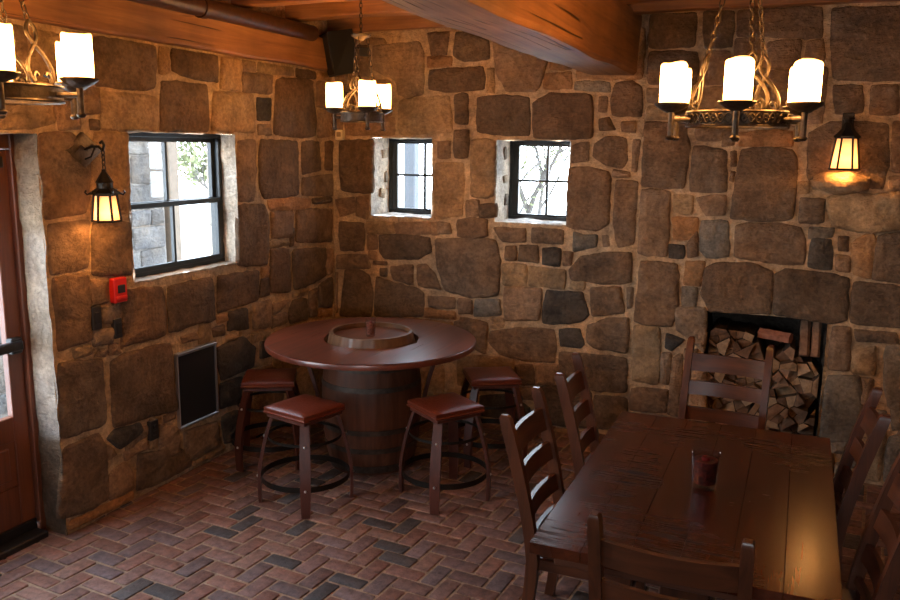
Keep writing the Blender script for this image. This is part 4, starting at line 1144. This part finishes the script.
# ------------------------------------------------------------------ chandeliers
def chandelier(label, loc, n, arm_r, ring_r, rot, chains, hub_h, ceil_h, fil, SH):
    t = thing('chandelier', label, 'chandelier', loc, 0, 'iron candle chandeliers')
    hb = .028
    mb = MB(); m = 72; secs = []
    for i in range(m + 1):
        a = 2 * PI * i / m; c, s = math.cos(a), math.sin(a)
        secs.append([(c * q, s * q, z) for q, z in ((ring_r, -hb), (ring_r, hb), (ring_r - .006, hb), (ring_r - .006, -hb))])
    mb.sweep(secs, cap=False)
    for z in (-hb, hb):
        mb.tube([((ring_r) * math.cos(2 * PI * i / m), (ring_r) * math.sin(2 * PI * i / m), z) for i in range(m)], .006, 6, closed=True)
    rg = obj('ring', mb, CHIRON, t, smooth=.7)
    if fil:
        mb = MB(); q = 288
        for ph in (0, PI):
            mb.tube([((ring_r + .006) * math.cos(2 * PI * i / q), (ring_r + .006) * math.sin(2 * PI * i / q), .018 * math.sin(22 * 2 * PI * i / q + ph)) for i in range(q)], .004, 5, closed=True)
        for i in range(44):
            a = 2 * PI * (i + .5) / 44
            mb.ball(((ring_r + .007) * math.cos(a), (ring_r + .007) * math.sin(a), 0), .005, 4)
        obj('filigree', mb, BRONZE, rg, smooth=.8)
    for k in range(n):
        a = rot + 2 * PI * k / n; c, s = math.cos(a), math.sin(a)
        mb = MB()
        mb.tube([(c * ring_r, s * ring_r, -.004), (c * arm_r, s * arm_r, -.004)], .010, 8)
        mb.tube([(c * arm_r, s * arm_r, -.075), (c * arm_r, s * arm_r, .03)], .0125, 10)
        mb.lathe([(0, -.09), (.012, -.088), (.02, -.078), (.013, -.07), (0, -.068)], 12, (c * arm_r, s * arm_r, 0))
        cup = None
        arm = obj('arm', mb, CHIRON, t, smooth=.7)
        mb = MB(); mb.lathe([(0, .022), (.02, .024), (.045, .034), (.068, .05), (.072, .056), (.07, .06), (.055, .058), (0, .052)], 28, (c * arm_r, s * arm_r, 0))
        obj('cup', mb, CHIRON, t, smooth=.7)
        mb = MB()
        R1 = SH[0]
        secs = []
        nn = 32
        Hs = SH[1]; hts = (.056, .06, .06 + Hs * .25, .06 + Hs * .5, .06 + Hs * .75, .053 + Hs, .06 + Hs)
        for z in hts:
            ring = []
            for i in range(nn):
                b = 2 * PI * i / nn
                rr = R1 * (1 + .025 * noise.noise((math.cos(b) * 1.3 + k, math.sin(b) * 1.3, z * 14))) - (.004 if z in (hts[0], hts[-1]) else 0)
                ring.append((c * arm_r + rr * math.cos(b), s * arm_r + rr * math.sin(b), z + (.006 * math.sin(2 * b + k) if z > .05 + Hs else 0)))
            secs.append(ring)
        for z, rr in ((.058 + Hs, R1 - .009), (.1, R1 - .009)):
            secs.append([(c * arm_r + rr * math.cos(2 * PI * i / nn), s * arm_r + rr * math.sin(2 * PI * i / nn), z) for i in range(nn)])
        mb.sweep(secs); obj('candle_shade', mb, SHADE, t, smooth=.9)
    sh = .24
    for a in chains:
        a = math.radians(a); c, s = math.cos(a), math.sin(a)
        rr = ring_r - .012
        tx, ty = -s, c
        mb = MB()
        for g in (-1, 1):
            pts = []
            for (e, z) in ((.018, hb + .035), (.03, hb + .05), (.045, hb + .03), (.04, hb + .004), (.058, hb + .03), (.062, hb + .065), (.035, hb + .115), (0, hb + .15), (-.024, hb + .185), (-.022, hb + .215), (0, hb + .238)):
                pts.append(Vector((c * rr + tx * e * g, s * rr + ty * e * g, z)))
            # smooth the polyline
            for _ in range(2):
                q = [pts[0]]
                for u, v in zip(pts, pts[1:]): q += [u.lerp(v, .25), u.lerp(v, .75)]
                pts = q + [pts[-1]]
            lean = lambda p_: Vector((p_.x - c * (p_.z - hb) * .22, p_.y - s * (p_.z - hb) * .22, p_.z))
            mb.tube([lean(p_) for p_ in pts], .008, 6)
        obj('scroll', mb, BRONZE, t, smooth=.9)
        top = Vector((c * .045, s * .045, hub_h - .012)); bot = Vector((c * (rr - .053), s * (rr - .053), hb + .232))
        mb = MB(); L = (top - bot).length; nl = max(3, round(L / .034)); d = (top - bot) / nl; ax = d.normalized()
        for i in range(nl):
            cen = bot + d * (i + .5)
            side = Vector((tx, ty, 0)) if i % 2 else ax.cross(Vector((tx, ty, 0))).normalized()
            hl_, hw_ = d.length * .68, .0095
            pts = []
            for j in range(12):
                b = 2 * PI * j / 12
                pts.append(cen + ax * hl_ * math.cos(b) + side * hw_ * math.sin(b))
            mb.tube(pts, .0028, 5, closed=True)
        obj('chain', mb, BRONZE, t, smooth=.9)
    mb = MB(); mb.lathe([(0, hub_h - .03), (.018, hub_h - .026), (.03, hub_h - .012), (.062, hub_h), (.068, hub_h + .012), (.05, hub_h + .018), (.012, hub_h + .026), (0, hub_h + .03)], 28)
    obj('canopy', mb, BRONZE, t, smooth=.7)
    mb = MB(); zz = hub_h + .02; nl = max(3, round((ceil_h - zz) / .034)); dl = (ceil_h - zz) / nl
    for i in range(nl):
        cz = zz + dl * (i + .5); side = (1, 0) if i % 2 else (0, 1)
        mb.tube([(side[0] * .01 * math.sin(2 * PI * j / 12), side[1] * .01 * math.sin(2 * PI * j / 12), cz + dl * .68 * math.cos(2 * PI * j / 12)) for j in range(12)], .003, 5, closed=True)
    mb.lathe([(0, ceil_h - .012), (.02, ceil_h - .01), (.022, ceil_h + .004), (0, ceil_h + .004)], 16)
    obj('hanging_chain', mb, BRONZE, t, smooth=.9)
    return t
ZJ = 3.203
chandelier('six light iron ring chandelier hanging above the dining table at right', (-.285, 3.75, 2.375), 6, .292, .2, math.radians(34), (172, 52, -68), .70, ZJ - 2.375, True, (.053, .158))
chandelier('small three light iron chandelier above the round barrel table', (-2.785, 5.06, 2.437), 3, .192, .14, math.radians(-62 + 12), (160, 40, -80), .52, ZJ - 2.437, False, (.056, .165))
chandelier('iron ring chandelier cut off by the left edge, near the door', (-2.895, 2.375, 2.431), 6, .315, .225, math.radians(21), (6, 126, 246), .68, ZJ - 2.431, False, (.055, .162))

# ------------------------------------------------------------------ wall lanterns
def lantern_body(t, c, n, r_top, r_bot, z_top, z_bot, roof_h, rot, panes=True, eave=1.25):
    cx, cy = c
    P = lambda r_, k, z: (cx + r_ * math.cos(rot + 2 * PI * k / n), cy + r_ * math.sin(rot + 2 * PI * k / n), z)
    mb = MB()
    for k in range(n):
        mb.tube([P(r_top, k, z_top), P(r_bot, k, z_bot)], .0075, 6)
    for r_, z in ((r_top, z_top), (r_bot, z_bot)):
        mb.tube([P(r_, k, z) for k in range(n)] + [P(r_, 0, z)], .0075, 6)
    obj('cage', mb, IRON, t, smooth=.5)
    mb = MB()
    mb.sweep([[P(r_top * eave, k, z_top) for k in range(n)], [P(r_top * eave, k, z_top + .01) for k in range(n)], [P(r_top * .62, k, z_top + roof_h * .5) for k in range(n)], [P(r_top * .3, k, z_top + roof_h) for k in range(n)]])
    obj('roof', mb, IRON, t, smooth=.4)
    mb = MB()
    q = .94 * math.cos(PI / n) / math.cos(PI / n)
    mb.sweep([[P(r_bot * q, k, z_bot + .003) for k in range(n)], [P(r_top * q, k, z_top - .003) for k in range(n)]], cap=False)
    obj('glass_panel', mb, AMBER, t, smooth=None)
    mb = MB(); mb.lathe([(0, z_bot - .004), (.012, z_bot - .002), (.02, z_bot + .012), (.02, z_bot + .02)], 12, (cx, cy, 0)); obj('bulb', mb, BULB, t, smooth=.8)
lx, ly = XL + .165, 3.60
t = thing('wall_lantern', 'iron lantern hanging from a diamond plate between the door and the window', 'wall lamp', (0, 0, 0))
mb = MB(); pz_ = 2.205; py_ = 3.60
mb.sweep([[(XL + .008, py_ + a * .135, pz_ + b * .1) for a, b in ((0, -1), (1, 0), (0, 1), (-1, 0))], [(XL + .03, py_ + a * .135, pz_ + b * .1) for a, b in ((0, -1), (1, 0), (0, 1), (-1, 0))], [(XL + .036, py_ + a * .11, pz_ + b * .08) for a, b in ((0, -1), (1, 0), (0, 1), (-1, 0))]])
mb.tube([(XL + .038, py_ - .07, pz_ - .01), (XL + .042, py_ - .03, pz_ + .025), (XL + .042, py_ + .01, pz_ + .0), (XL + .042, py_ + .05, pz_ + .03), (XL + .038, py_ + .075, pz_ + .005)], .006, 6)
obj('wall_plate', mb, CHIRON, t, smooth=.4)
mb = MB()
arm = [(XL + .035, py_, pz_ + .005), (XL + .09, py_, pz_ + .02), (XL + .14, py_, pz_ + .02), (XL + .168, py_, pz_ + .0), (XL + .178, py_, pz_ + .03), (XL + .165, py_, pz_ + .05), (XL + .15, py_, pz_ + .04)]
mb.tube(arm, .008, 8)
mb.tube([(XL + .035, py_, pz_ - .05), (XL + .08, py_, pz_ - .035), (XL + .11, py_, pz_ + .015)], .006, 8)
obj('arm', mb, IRON, t, smooth=.9)
mb = MB()
for i in range(4):
    cz = pz_ - .012 - i * .027
    sd = (1, 0) if i % 2 else (0, 1)
    mb.tube([(lx + .003 + sd[0] * .01 * math.sin(2 * PI * j / 12), ly + sd[1] * .01 * math.sin(2 * PI * j / 12), cz + .019 * math.cos(2 * PI * j / 12)) for j in range(12)], .003, 5, closed=True)
obj('chain', mb, IRON, t, smooth=.9)
lantern_body(t, (lx, ly), 6, .06, .076, 1.96, 1.812, .085, math.radians(38), eave=1.4)
mb = MB(); mb.lathe([(.045, 1.995), (.045, 2.025), (.05, 2.028), (.028, 2.065), (.012, 2.09), (.012, 2.1), (0, 2.105)], 12, (lx, ly, 0)); obj('cap', mb, IRON, t, smooth=.4)
mb = MB()
for k in range(6):
    a = math.radians(38 + 60 * k); c, s = math.cos(a), math.sin(a)
    mb.tube([(lx + c * .08, ly + s * .08, 1.966), (lx + c * .095, ly + s * .095, 1.96), (lx + c * .105, ly + s * .105, 1.972), (lx + c * .098, ly + s * .098, 1.984)], .006, 6)
obj('roof_curl', mb, IRON, t, smooth=.9)

sx, sy = .228, YR - .115
t = thing('wall_lantern', 'tapered iron lantern with amber glass above the rock shelf, right of the chandelier', 'wall lamp')
lantern_body(t, (sx, sy), 6, .063, .088, 2.335, 2.135, .105, math.radians(0), eave=1.25)
mb = MB(); mb.lathe([(.0, 2.43), (.022, 2.43), (.026, 2.445), (.036, 2.452), (.036, 2.462), (.012, 2.466), (0, 2.468)], 12, (sx, sy, 0)); obj('cap', mb, IRON, t, smooth=.4)
mb = MB(); mb.box((sx, (sy + YR) / 2 - .01, 2.445), (.03, .11, .018), .003); mb.box((sx, YR - .018, 2.43), (.07, .03, .13), .004)
obj('wall_bracket', mb, IRON, t, smooth=.5)

# ------------------------------------------------------------------ small things on the walls
def plate(name, label, cat, y, z, w, h, mat, d=.012, extra=None):
    t = thing(name, label, cat, (XL + .018, y, z))
    mb = MB(); mb.box((d / 2 - .01, 0, 0), (d + .02, w, h), .003); obj('cover_plate', mb, mat, t, smooth=.5)
    if extra: extra(t, d)
    return t
def rocker(t, d):
    mb = MB(); mb.box((d + .0, 0, 0), (.012, .034, .068), .002); obj('rocker', mb, BLACKP, t, smooth=.5)
def sockets(t, d):
    for z in (-.022, .022):
        mb = MB(); mb.box((d + .001, 0, z), (.008, .034, .03), .006); obj('socket', mb, BLACKP, t, smooth=.5)
SW = plain('dark_switch_plate', (.02, .02, .022), .4)
plate('light_switch', 'black light switch plate below left of the red alarm', 'switch', 3.615, 1.235, .07, .14, SW, extra=rocker)
plate('light_switch', 'black switch plate right below the red alarm', 'switch', 3.775, 1.14, .06, .12, SW, extra=rocker)
plate('wall_outlet', 'black outlet plate low on the left wall beside the black panel', 'outlet', 4.03, .414, .075, .13, SW, extra=sockets)
t = thing('fire_alarm', 'red fire alarm pull box on the left wall', 'alarm', (XL + .016, 3.79, 1.375))
mb = MB(); mb.box((.014, 0, 0), (.045, .105, .15), .006); obj('housing', mb, RED, t, smooth=.5)
mb = MB(); mb.box((.036, .003, .008), (.012, .058, .05), .004); obj('window_plate', mb, BLACKP, t, smooth=.5)
mb = MB(); mb.box((.038, 0, -.045), (.018, .085, .022), .004); obj('pull_bar', mb, RED, t, smooth=.5)
t = thing('wall_panel', 'black panel in a thin silver frame low on the left wall', 'panel', (XL + .012, 4.475, .60))
mb = MB(); mb.box((-.006, 0, 0), (.022, .385, .49), .002); obj('panel', mb, SCREEN, t, smooth=.5)
mb = MB()
mb.box((.002, 0, .255), (.044, .405, .02), .003); mb.box((.0, 0, -.252), (.04, .405, .014), .003)
for s in (-1, 1): mb.box((.0, s * .197, 0), (.036, .009, .49), .002)
obj('frame', mb, SILVER, t, smooth=.5)
t = thing('thermostat', 'small beige wall box near the corner, under the small chandelier', 'wall box', (-3.70, YL - .022, 2.335))
mb = MB(); mb.box((0, -.01, 0), (.075, .045, .085), .006); obj('housing', mb, BEIGE, t, smooth=.5)
mb = MB(); mb.box((0, -.034, .005), (.04, .008, .04), .003); obj('dial', mb, plain('dull_beige', (.3, .2, .09), .5), t, smooth=.5)
# corner loudspeaker
t = thing('loudspeaker', 'black loudspeaker tucked into the ceiling corner behind the small chandelier', 'speaker', (-3.585, 6.165, 2.99), math.radians(-45))
rot = Matrix.Rotation(math.radians(-14), 3, 'X')
mb = MB(); secs = []
for z, wf, wb in ((-.17, .10, .05), (.17, .14, .06)):
    pts = [(-wf, -.11, z), (wf, -.11, z), (wb, .12, z), (-wb, .12, z)]
    secs.append([tuple(Matrix.Rotation(math.radians(12), 3, 'X') @ Vector(p_)) for p_ in pts])
mb.sweep(secs); obj('cabinet', mb, BLACKP, t, smooth=.4)
mb = MB()
mb.sweep([[tuple(Matrix.Rotation(math.radians(12), 3, 'X') @ Vector(p_)) for p_ in ((-w_, -.118 + dd, z), (w_, -.118 + dd, z), (w_, -.108, z), (-w_, -.108, z))] for z, w_, dd in ((-.155, .092, 0), (.155, .135, 0))])
obj('grille', mb, plain('speaker_mesh', (.01, .01, .01), .8), t, smooth=.4)
mb = MB(); mb.box((0, .17, .02), (.05, .13, .07), .004); obj('bracket', mb, BLACKP, t, smooth=.5)

# ------------------------------------------------------------------ firewood in the wall niche
random.seed(21)
def clip(poly, mx, my, nx, ny):
    out = []
    for i in range(len(poly)):
        a, b = poly[i - 1], poly[i]
        da = (a[0] - mx) * nx + (a[1] - my) * ny; db = (b[0] - mx) * nx + (b[1] - my) * ny
        if da <= 0: 
            if db <= 0: out.append(b)
            else:
                t_ = da / (da - db); out.append((a[0] + (b[0] - a[0]) * t_, a[1] + (b[1] - a[1]) * t_))
        elif db <= 0:
            t_ = da / (da - db); out.append((a[0] + (b[0] - a[0]) * t_, a[1] + (b[1] - a[1]) * t_)); out.append(b)
    return out
fx0, fx1, fz0 = FP[0] + .02, FP[1] - .02, FP[2] + .012
pts = []
rows_, cols_ = 9, 6
for j in range(rows_ + 2):
    for i in range(-1, cols_ + 1):
        px = fx0 + (i + .5 + (.5 if j % 2 else 0)) * (fx1 - fx0) / cols_ + random.uniform(-.03, .03)
        pz2 = fz0 + (j + .45) * .108 + random.uniform(-.03, .03)
        pts.append((px, pz2))
EC = [(.30, .185, .10), (.24, .14, .08), (.36, .24, .14), (.18, .105, .062), (.27, .15, .085), (.15, .085, .05)]
STACK = []
def top_limit(x): return .80 if x > .06 else (.90 if x > -.24 else 1.0 + .03 * math.sin(x * 9))
def stack_top(a, b): return max(t_ for l, r_, t_ in STACK if r_ > a and l < b)
nlog = 0
for idx, (px, pz2) in enumerate(pts):
    poly = [(fx0, fz0), (fx1, fz0), (fx1, 1.2), (fx0, 1.2)]
    for k, (qx, qz) in enumerate(pts):
        if k == idx: continue
        poly = clip(poly, (px + qx) / 2, (pz2 + qz) / 2, qx - px, qz - pz2)
        if len(poly) < 3: break
    if len(poly) < 3: continue
    cx = sum(p_[0] for p_ in poly) / len(poly); cz = sum(p_[1] for p_ in poly) / len(poly)
    ar = abs(sum(poly[i - 1][0] * poly[i][1] - poly[i][0] * poly[i - 1][1] for i in range(len(poly)))) / 2
    if ar < .0022 or cz > 1.05: continue
    P1 = []
    for i in range(len(poly)):      # drop very short edges so each end is a wedge or a quarter
        a, b = poly[i - 1], poly[i]
        if math.hypot(a[0] - b[0], a[1] - b[1]) > .03: P1.append(b)
    if len(P1) < 3: P1 = poly
    pieces = [P1]
    if ar > .0048:
        an = random.uniform(0, PI); nx, nz = math.cos(an), math.sin(an)
        ox_, oz_ = cx + random.uniform(-.012, .012), cz + random.uniform(-.012, .012)
        pieces = [clip(P1, ox_, oz_, nx, nz), clip(P1, ox_, oz_, -nx, -nz)]
        if ar > .0105:
            q = max(pieces, key=lambda w_: len(w_)); pieces.remove(q)
            mx_, mz_ = sum(p_[0] for p_ in q) / len(q), sum(p_[1] for p_ in q) / len(q)
            pieces += [clip(q, mx_, mz_, -nz, nx), clip(q, mx_, mz_, nz, -nx)]
    for P2 in pieces:
        if len(P2) < 3: continue
        tz = max(p_[1] for p_ in P2)
        if tz > top_limit(sum(p_[0] for p_ in P2) / len(P2)): continue
        STACK.append((min(p_[0] for p_ in P2), max(p_[0] for p_ in P2), tz))
        cx = sum(p_[0] for p_ in P2) / len(P2); cz = sum(p_[1] for p_ in P2) / len(P2)
        mb = MB()
        sk = .945
        P2 = [(cx + (a - cx) * sk, cz + (b - cz) * sk) for a, b in P2]
        y0 = YR + .045 + random.uniform(-.035, .07); y1 = YR + .46
        e = random.choice(EC); k = random.uniform(.75, 1.2)
        bark = random.choice(((.05, .032, .022), (.10, .06, .035), (.07, .045, .03)))
        tl2 = random.uniform(-.3, .3); tl3 = random.uniform(-.3, .3)
        mb.col = (e[0] * k, e[1] * k, e[2] * k, 1)
        yy = lambda a, b: y0 + (a - cx) * tl2 + (b - cz) * tl3
        fr = [mb.v((a, yy(a, b) + random.uniform(-.005, .005), b)) for a, b in P2]
        mid = mb.v((cx, y0 - .004, cz))
        for i in range(len(fr)): mb.f([fr[i - 1], fr[i], mid])
        mb.col = (*bark, 1)
        f2 = [mb.v((cx + (a - cx) * 1.005, yy(a, b) + .004, cz + (b - cz) * 1.005)) for a, b in P2]
        bk = [mb.v((a, y1, b)) for a, b in P2]
        for i in range(len(fr)):
            mb.f([f2[i - 1], f2[i], bk[i], bk[i - 1]]); mb.f([fr[i - 1], fr[i], f2[i], f2[i - 1]])
        mb.f(bk)
        tag(obj('split_log', mb, LOGM, smooth=None), 'split firewood log lying end on in the wall niche stack', 'firewood', 'split logs stacked in the wall niche')
        nlog += 1
print('LOGS', nlog)
def loose_log(p0, p1, r_, label, col):
    p0, p1 = Vector(p0), Vector(p1); ax = (p1 - p0).normalized(); a = ax.orthogonal().normalized(); b = ax.cross(a)
    mb = MB(); mb.col = (*col, 1); secs = []
    prof = [(1, 0), (.5, .8), (-.5, .85), (-.95, .1), (-.2, -.8), (.55, -.75)]
    for i in range(9):
        c = p0.lerp(p1, i / 8)
        secs.append([tuple(c + (a * u + b * v) * r_ * (1 + .12 * noise.noise((i * .9, u * 3, v * 3)))) for u, v in prof])
    mb.sweep(secs)
    return tag(obj('split_log', mb, LOGM, smooth=.4), label, 'firewood')
zt_ = stack_top(-.21, .0)
loose_log((-.21, YR + .18, zt_ + .048), (.0, YR + .10, zt_ + .042), .045, 'reddish split log lying sideways on top of the firewood stack', (.30, .12, .07))
zt_ = stack_top(.06, .2) + .006
loose_log((.095, YR + .10, zt_), (.088, YR + .2, zt_ + .23), .036, 'split log leaning upright at the right side of the firewood niche, left of the pair', (.22, .12, .07))
loose_log((.166, YR + .10, zt_), (.164, YR + .2, zt_ + .235), .031, 'split log leaning upright against the right side of the firewood niche', (.28, .15, .085))

# ------------------------------------------------------------------ outdoors, seen through the panes
PALE = plain('outdoor_stone', (.4, .38, .36), .9, bump=.6, bscale=7, var=.3)
mb = MB(); mb.col = (.3, .3, .3, 1)
YARD = plain('pale_gravel', (.7, .7, .68), .95, var=.2)
mb.quad((-30, -25, -.25), (20, -25, -.25), (20, 35, -.25), (-30, 35, -.25))
struct(obj('ground', mb, YARD, smooth=None))
# wing wall of pale blocks left of the left window
mb = MB(); mb.col = (.15, .14, .13, 1)
mb.box((-6.9, 5.85, 1.7), (.7, 3.0, 4.0))
MAPS['W'] = lambda u, z, h: (-6.55 + h, u, z)
sv = dict(ALB); ALB.update({'D': (.075, .07, .066), 'M': (.095, .09, .085), 'T': (.115, .108, .1), 'O': (.105, .096, .086), 'G': (.085, .082, .082)})
fill(mb, MAPS['W'], 4.4, 7.33, -.2, 3.7)
ALB.update(sv)
struct(obj('wall_outside', mb, STONE, smooth=.9, recalc=False))
BARKM = plain('grey_bark', (.075, .065, .055), .9, bump=.5, bscale=20, var=.3)
LEAF = plain('pale_leaf', (.13, .14, .06), .7, var=.4)
def tree(loc, h, label, nb, nl, sd, leafy=.05):
    rd = random.Random(sd)
    t = thing('tree', label, 'tree', loc)
    mb = MB(); tips = []
    def branch(p, d, L, r_, lev):
        pts = [p]; q = p.copy(); dd = d.copy()
        for i in range(5):
            dd = (dd + Vector((rd.uniform(-.25, .25), rd.uniform(-.25, .25), rd.uniform(-.1, .2)))).normalized()
            q = q + dd * L / 5; pts.append(q.copy())
        mb.tube(pts, [r_ * (1 - .13 * i) for i in range(6)], 5)
        if lev == 0: tips.extend(pts[2:]); return
        for k in range(nb):
            pp = pts[rd.randint(2, 5)]
            nd = (dd + Vector((rd.uniform(-1, 1), rd.uniform(-1, 1), rd.uniform(-.35, .7)))).normalized()
            branch(pp, nd, L * rd.uniform(.5, .75), r_ * .5, lev - 1)
    branch(Vector((0, 0, 0)), Vector((0, 0, 1)), h * .5, .09, 3)
    obj('trunk', mb, BARKM, t, smooth=.9)
    mb = MB()
    for _ in range(nl):
        c = rd.choice(tips) + Vector((rd.gauss(0, .12), rd.gauss(0, .12), rd.gauss(0, .12)))
        a = Vector((rd.uniform(-1, 1), rd.uniform(-1, 1), rd.uniform(-1, 1))).normalized(); b = a.orthogonal().normalized()
        s_ = leafy * rd.uniform(.6, 1.3)
        k = rd.uniform(.7, 1.3); mb.col = (k, k, k, 1)
        mb.quad(c - a * s_, c + b * s_ * .45, c + a * s_, c - b * s_ * .45)
    o = obj('foliage', mb, LEAF, t, smooth=None); o['kind'] = 'stuff'
    return t
tree((-3.08, 10.6, -.25), 3.5, 'thin branched tree outside the right of the two small windows', 5, 900, 3, .035)
tree((-2.2, 15.6, -.25), 4.6, 'pale leafy tree farther off behind the right small window', 4, 900, 4, .06)
tree((-11.2, 14.4, -.25), 3.6, 'light green tree outside the large left window', 4, 1500, 5, .09)
t = thing('porch_post', 'pale porch post outside the left of the two small windows', 'post', (-4.29, 9.0, -.25))
mb = MB(); mb.box((0, 0, 1.7), (.14, .14, 3.4), .01); obj('post', mb, plain('painted_white_wood', (.06, .066, .075), .6), t, smooth=.5)
mb = MB(); mb.box((0, 0, .1), (.22, .22, .2), .01); obj('plinth', mb, PALE, t, smooth=.5)
t = thing('porch_post', 'tan wooden post outside the large left window, at the end of the stone wall', 'post', (-6.6, 7.50, -.25))
mb = MB(); mb.box((0, 0, 1.9), (.16, .16, 3.8), .01); obj('post', mb, plain('tan_post_wood', (.10, .07, .045), .7, var=.2, bscale=12), t, smooth=.5)

# ------------------------------------------------------------------ light
w = bpy.data.worlds.new('sky'); scene.world = w; w.use_nodes = True
nt = w.node_tree; bg = nt.nodes['Background']
tc = nt.nodes.new('ShaderNodeTexCoord'); sep = nt.nodes.new('ShaderNodeSeparateXYZ'); nt.links.new(tc.outputs['Generated'], sep.inputs[0])
rp = ramp(nt, sep.outputs['Z'], [(.0, (.95, .97, 1.0)), (.6, (.72, .84, 1.0))])
nt.links.new(rp, bg.inputs['Color']); bg.inputs['Strength'].default_value = 15
def portal(loc, rot, sx_, sy_):
    l = bpy.data.lights.new('daylight_portal', 'AREA'); l.shape = 'RECTANGLE'; l.size = sx_; l.size_y = sy_
    l.cycles.is_portal = True
    o = bpy.data.objects.new('daylight_portal', l); COL.objects.link(o); o.location = loc; o.rotation_euler = rot
# area lights shine along local -Z
portal((XL - .27, (WL[0] + WL[1]) / 2, (WL[2] + WL[3]) / 2), (PI / 2, 0, -PI / 2), WL[1] - WL[0], WL[3] - WL[2])
portal((DX - .1, (DOOR[0] + DOOR[1]) / 2, 1.38), (PI / 2, 0, -PI / 2), DOOR[1] - DOOR[0], 1.5)
for W in (W1, W2): portal(((W[0] + W[1]) / 2, YL + .46, (W[2] + W[3]) / 2), (-PI / 2, 0, 0), W[1] - W[0], W[3] - W[2])
portal(((RW[0] + RW[1]) / 2, YB - .05, (RW[2] + RW[3]) / 2), (PI / 2, 0, 0), RW[1] - RW[0], RW[3] - RW[2])

# ------------------------------------------------------------------ camera
f_px, yaw, pitch, roll = 833.5, .397289, .182229, .01214
cy_, sy_ = math.cos(yaw), math.sin(yaw); cp, sp = math.cos(pitch), math.sin(pitch)
fwd = Vector((-sy_ * cp, cy_ * cp, -sp)); right = Vector((cy_, sy_, 0)); up = right.cross(fwd)
cr, sr = math.cos(roll), math.sin(roll)
r2 = right * cr + up * sr; u2 = up * cr - right * sr
cam = bpy.data.cameras.new('camera'); co = bpy.data.objects.new('camera', cam); COL.objects.link(co)
cam.sensor_width = 36; cam.lens = f_px / 900 * 36; cam.clip_start = .05
co.matrix_world = Matrix(((r2.x, u2.x, -fwd.x, 0), (r2.y, u2.y, -fwd.y, 0), (r2.z, u2.z, -fwd.z, 2.25), (0, 0, 0, 1)))
scene.camera = co

vs = scene.view_settings
vs.view_transform = 'Standard'; vs.look = 'None'; vs.gamma = 1; vs.use_curve_mapping = False
vs.exposure = 0.0
scene.cycles.use_denoising = True
scene.cycles.max_bounces = 8; scene.cycles.diffuse_bounces = 4; scene.cycles.transparent_max_bounces = 12
scene.cycles.sample_clamp_indirect = 6; scene.cycles.caustics_reflective = False; scene.cycles.caustics_refractive = False
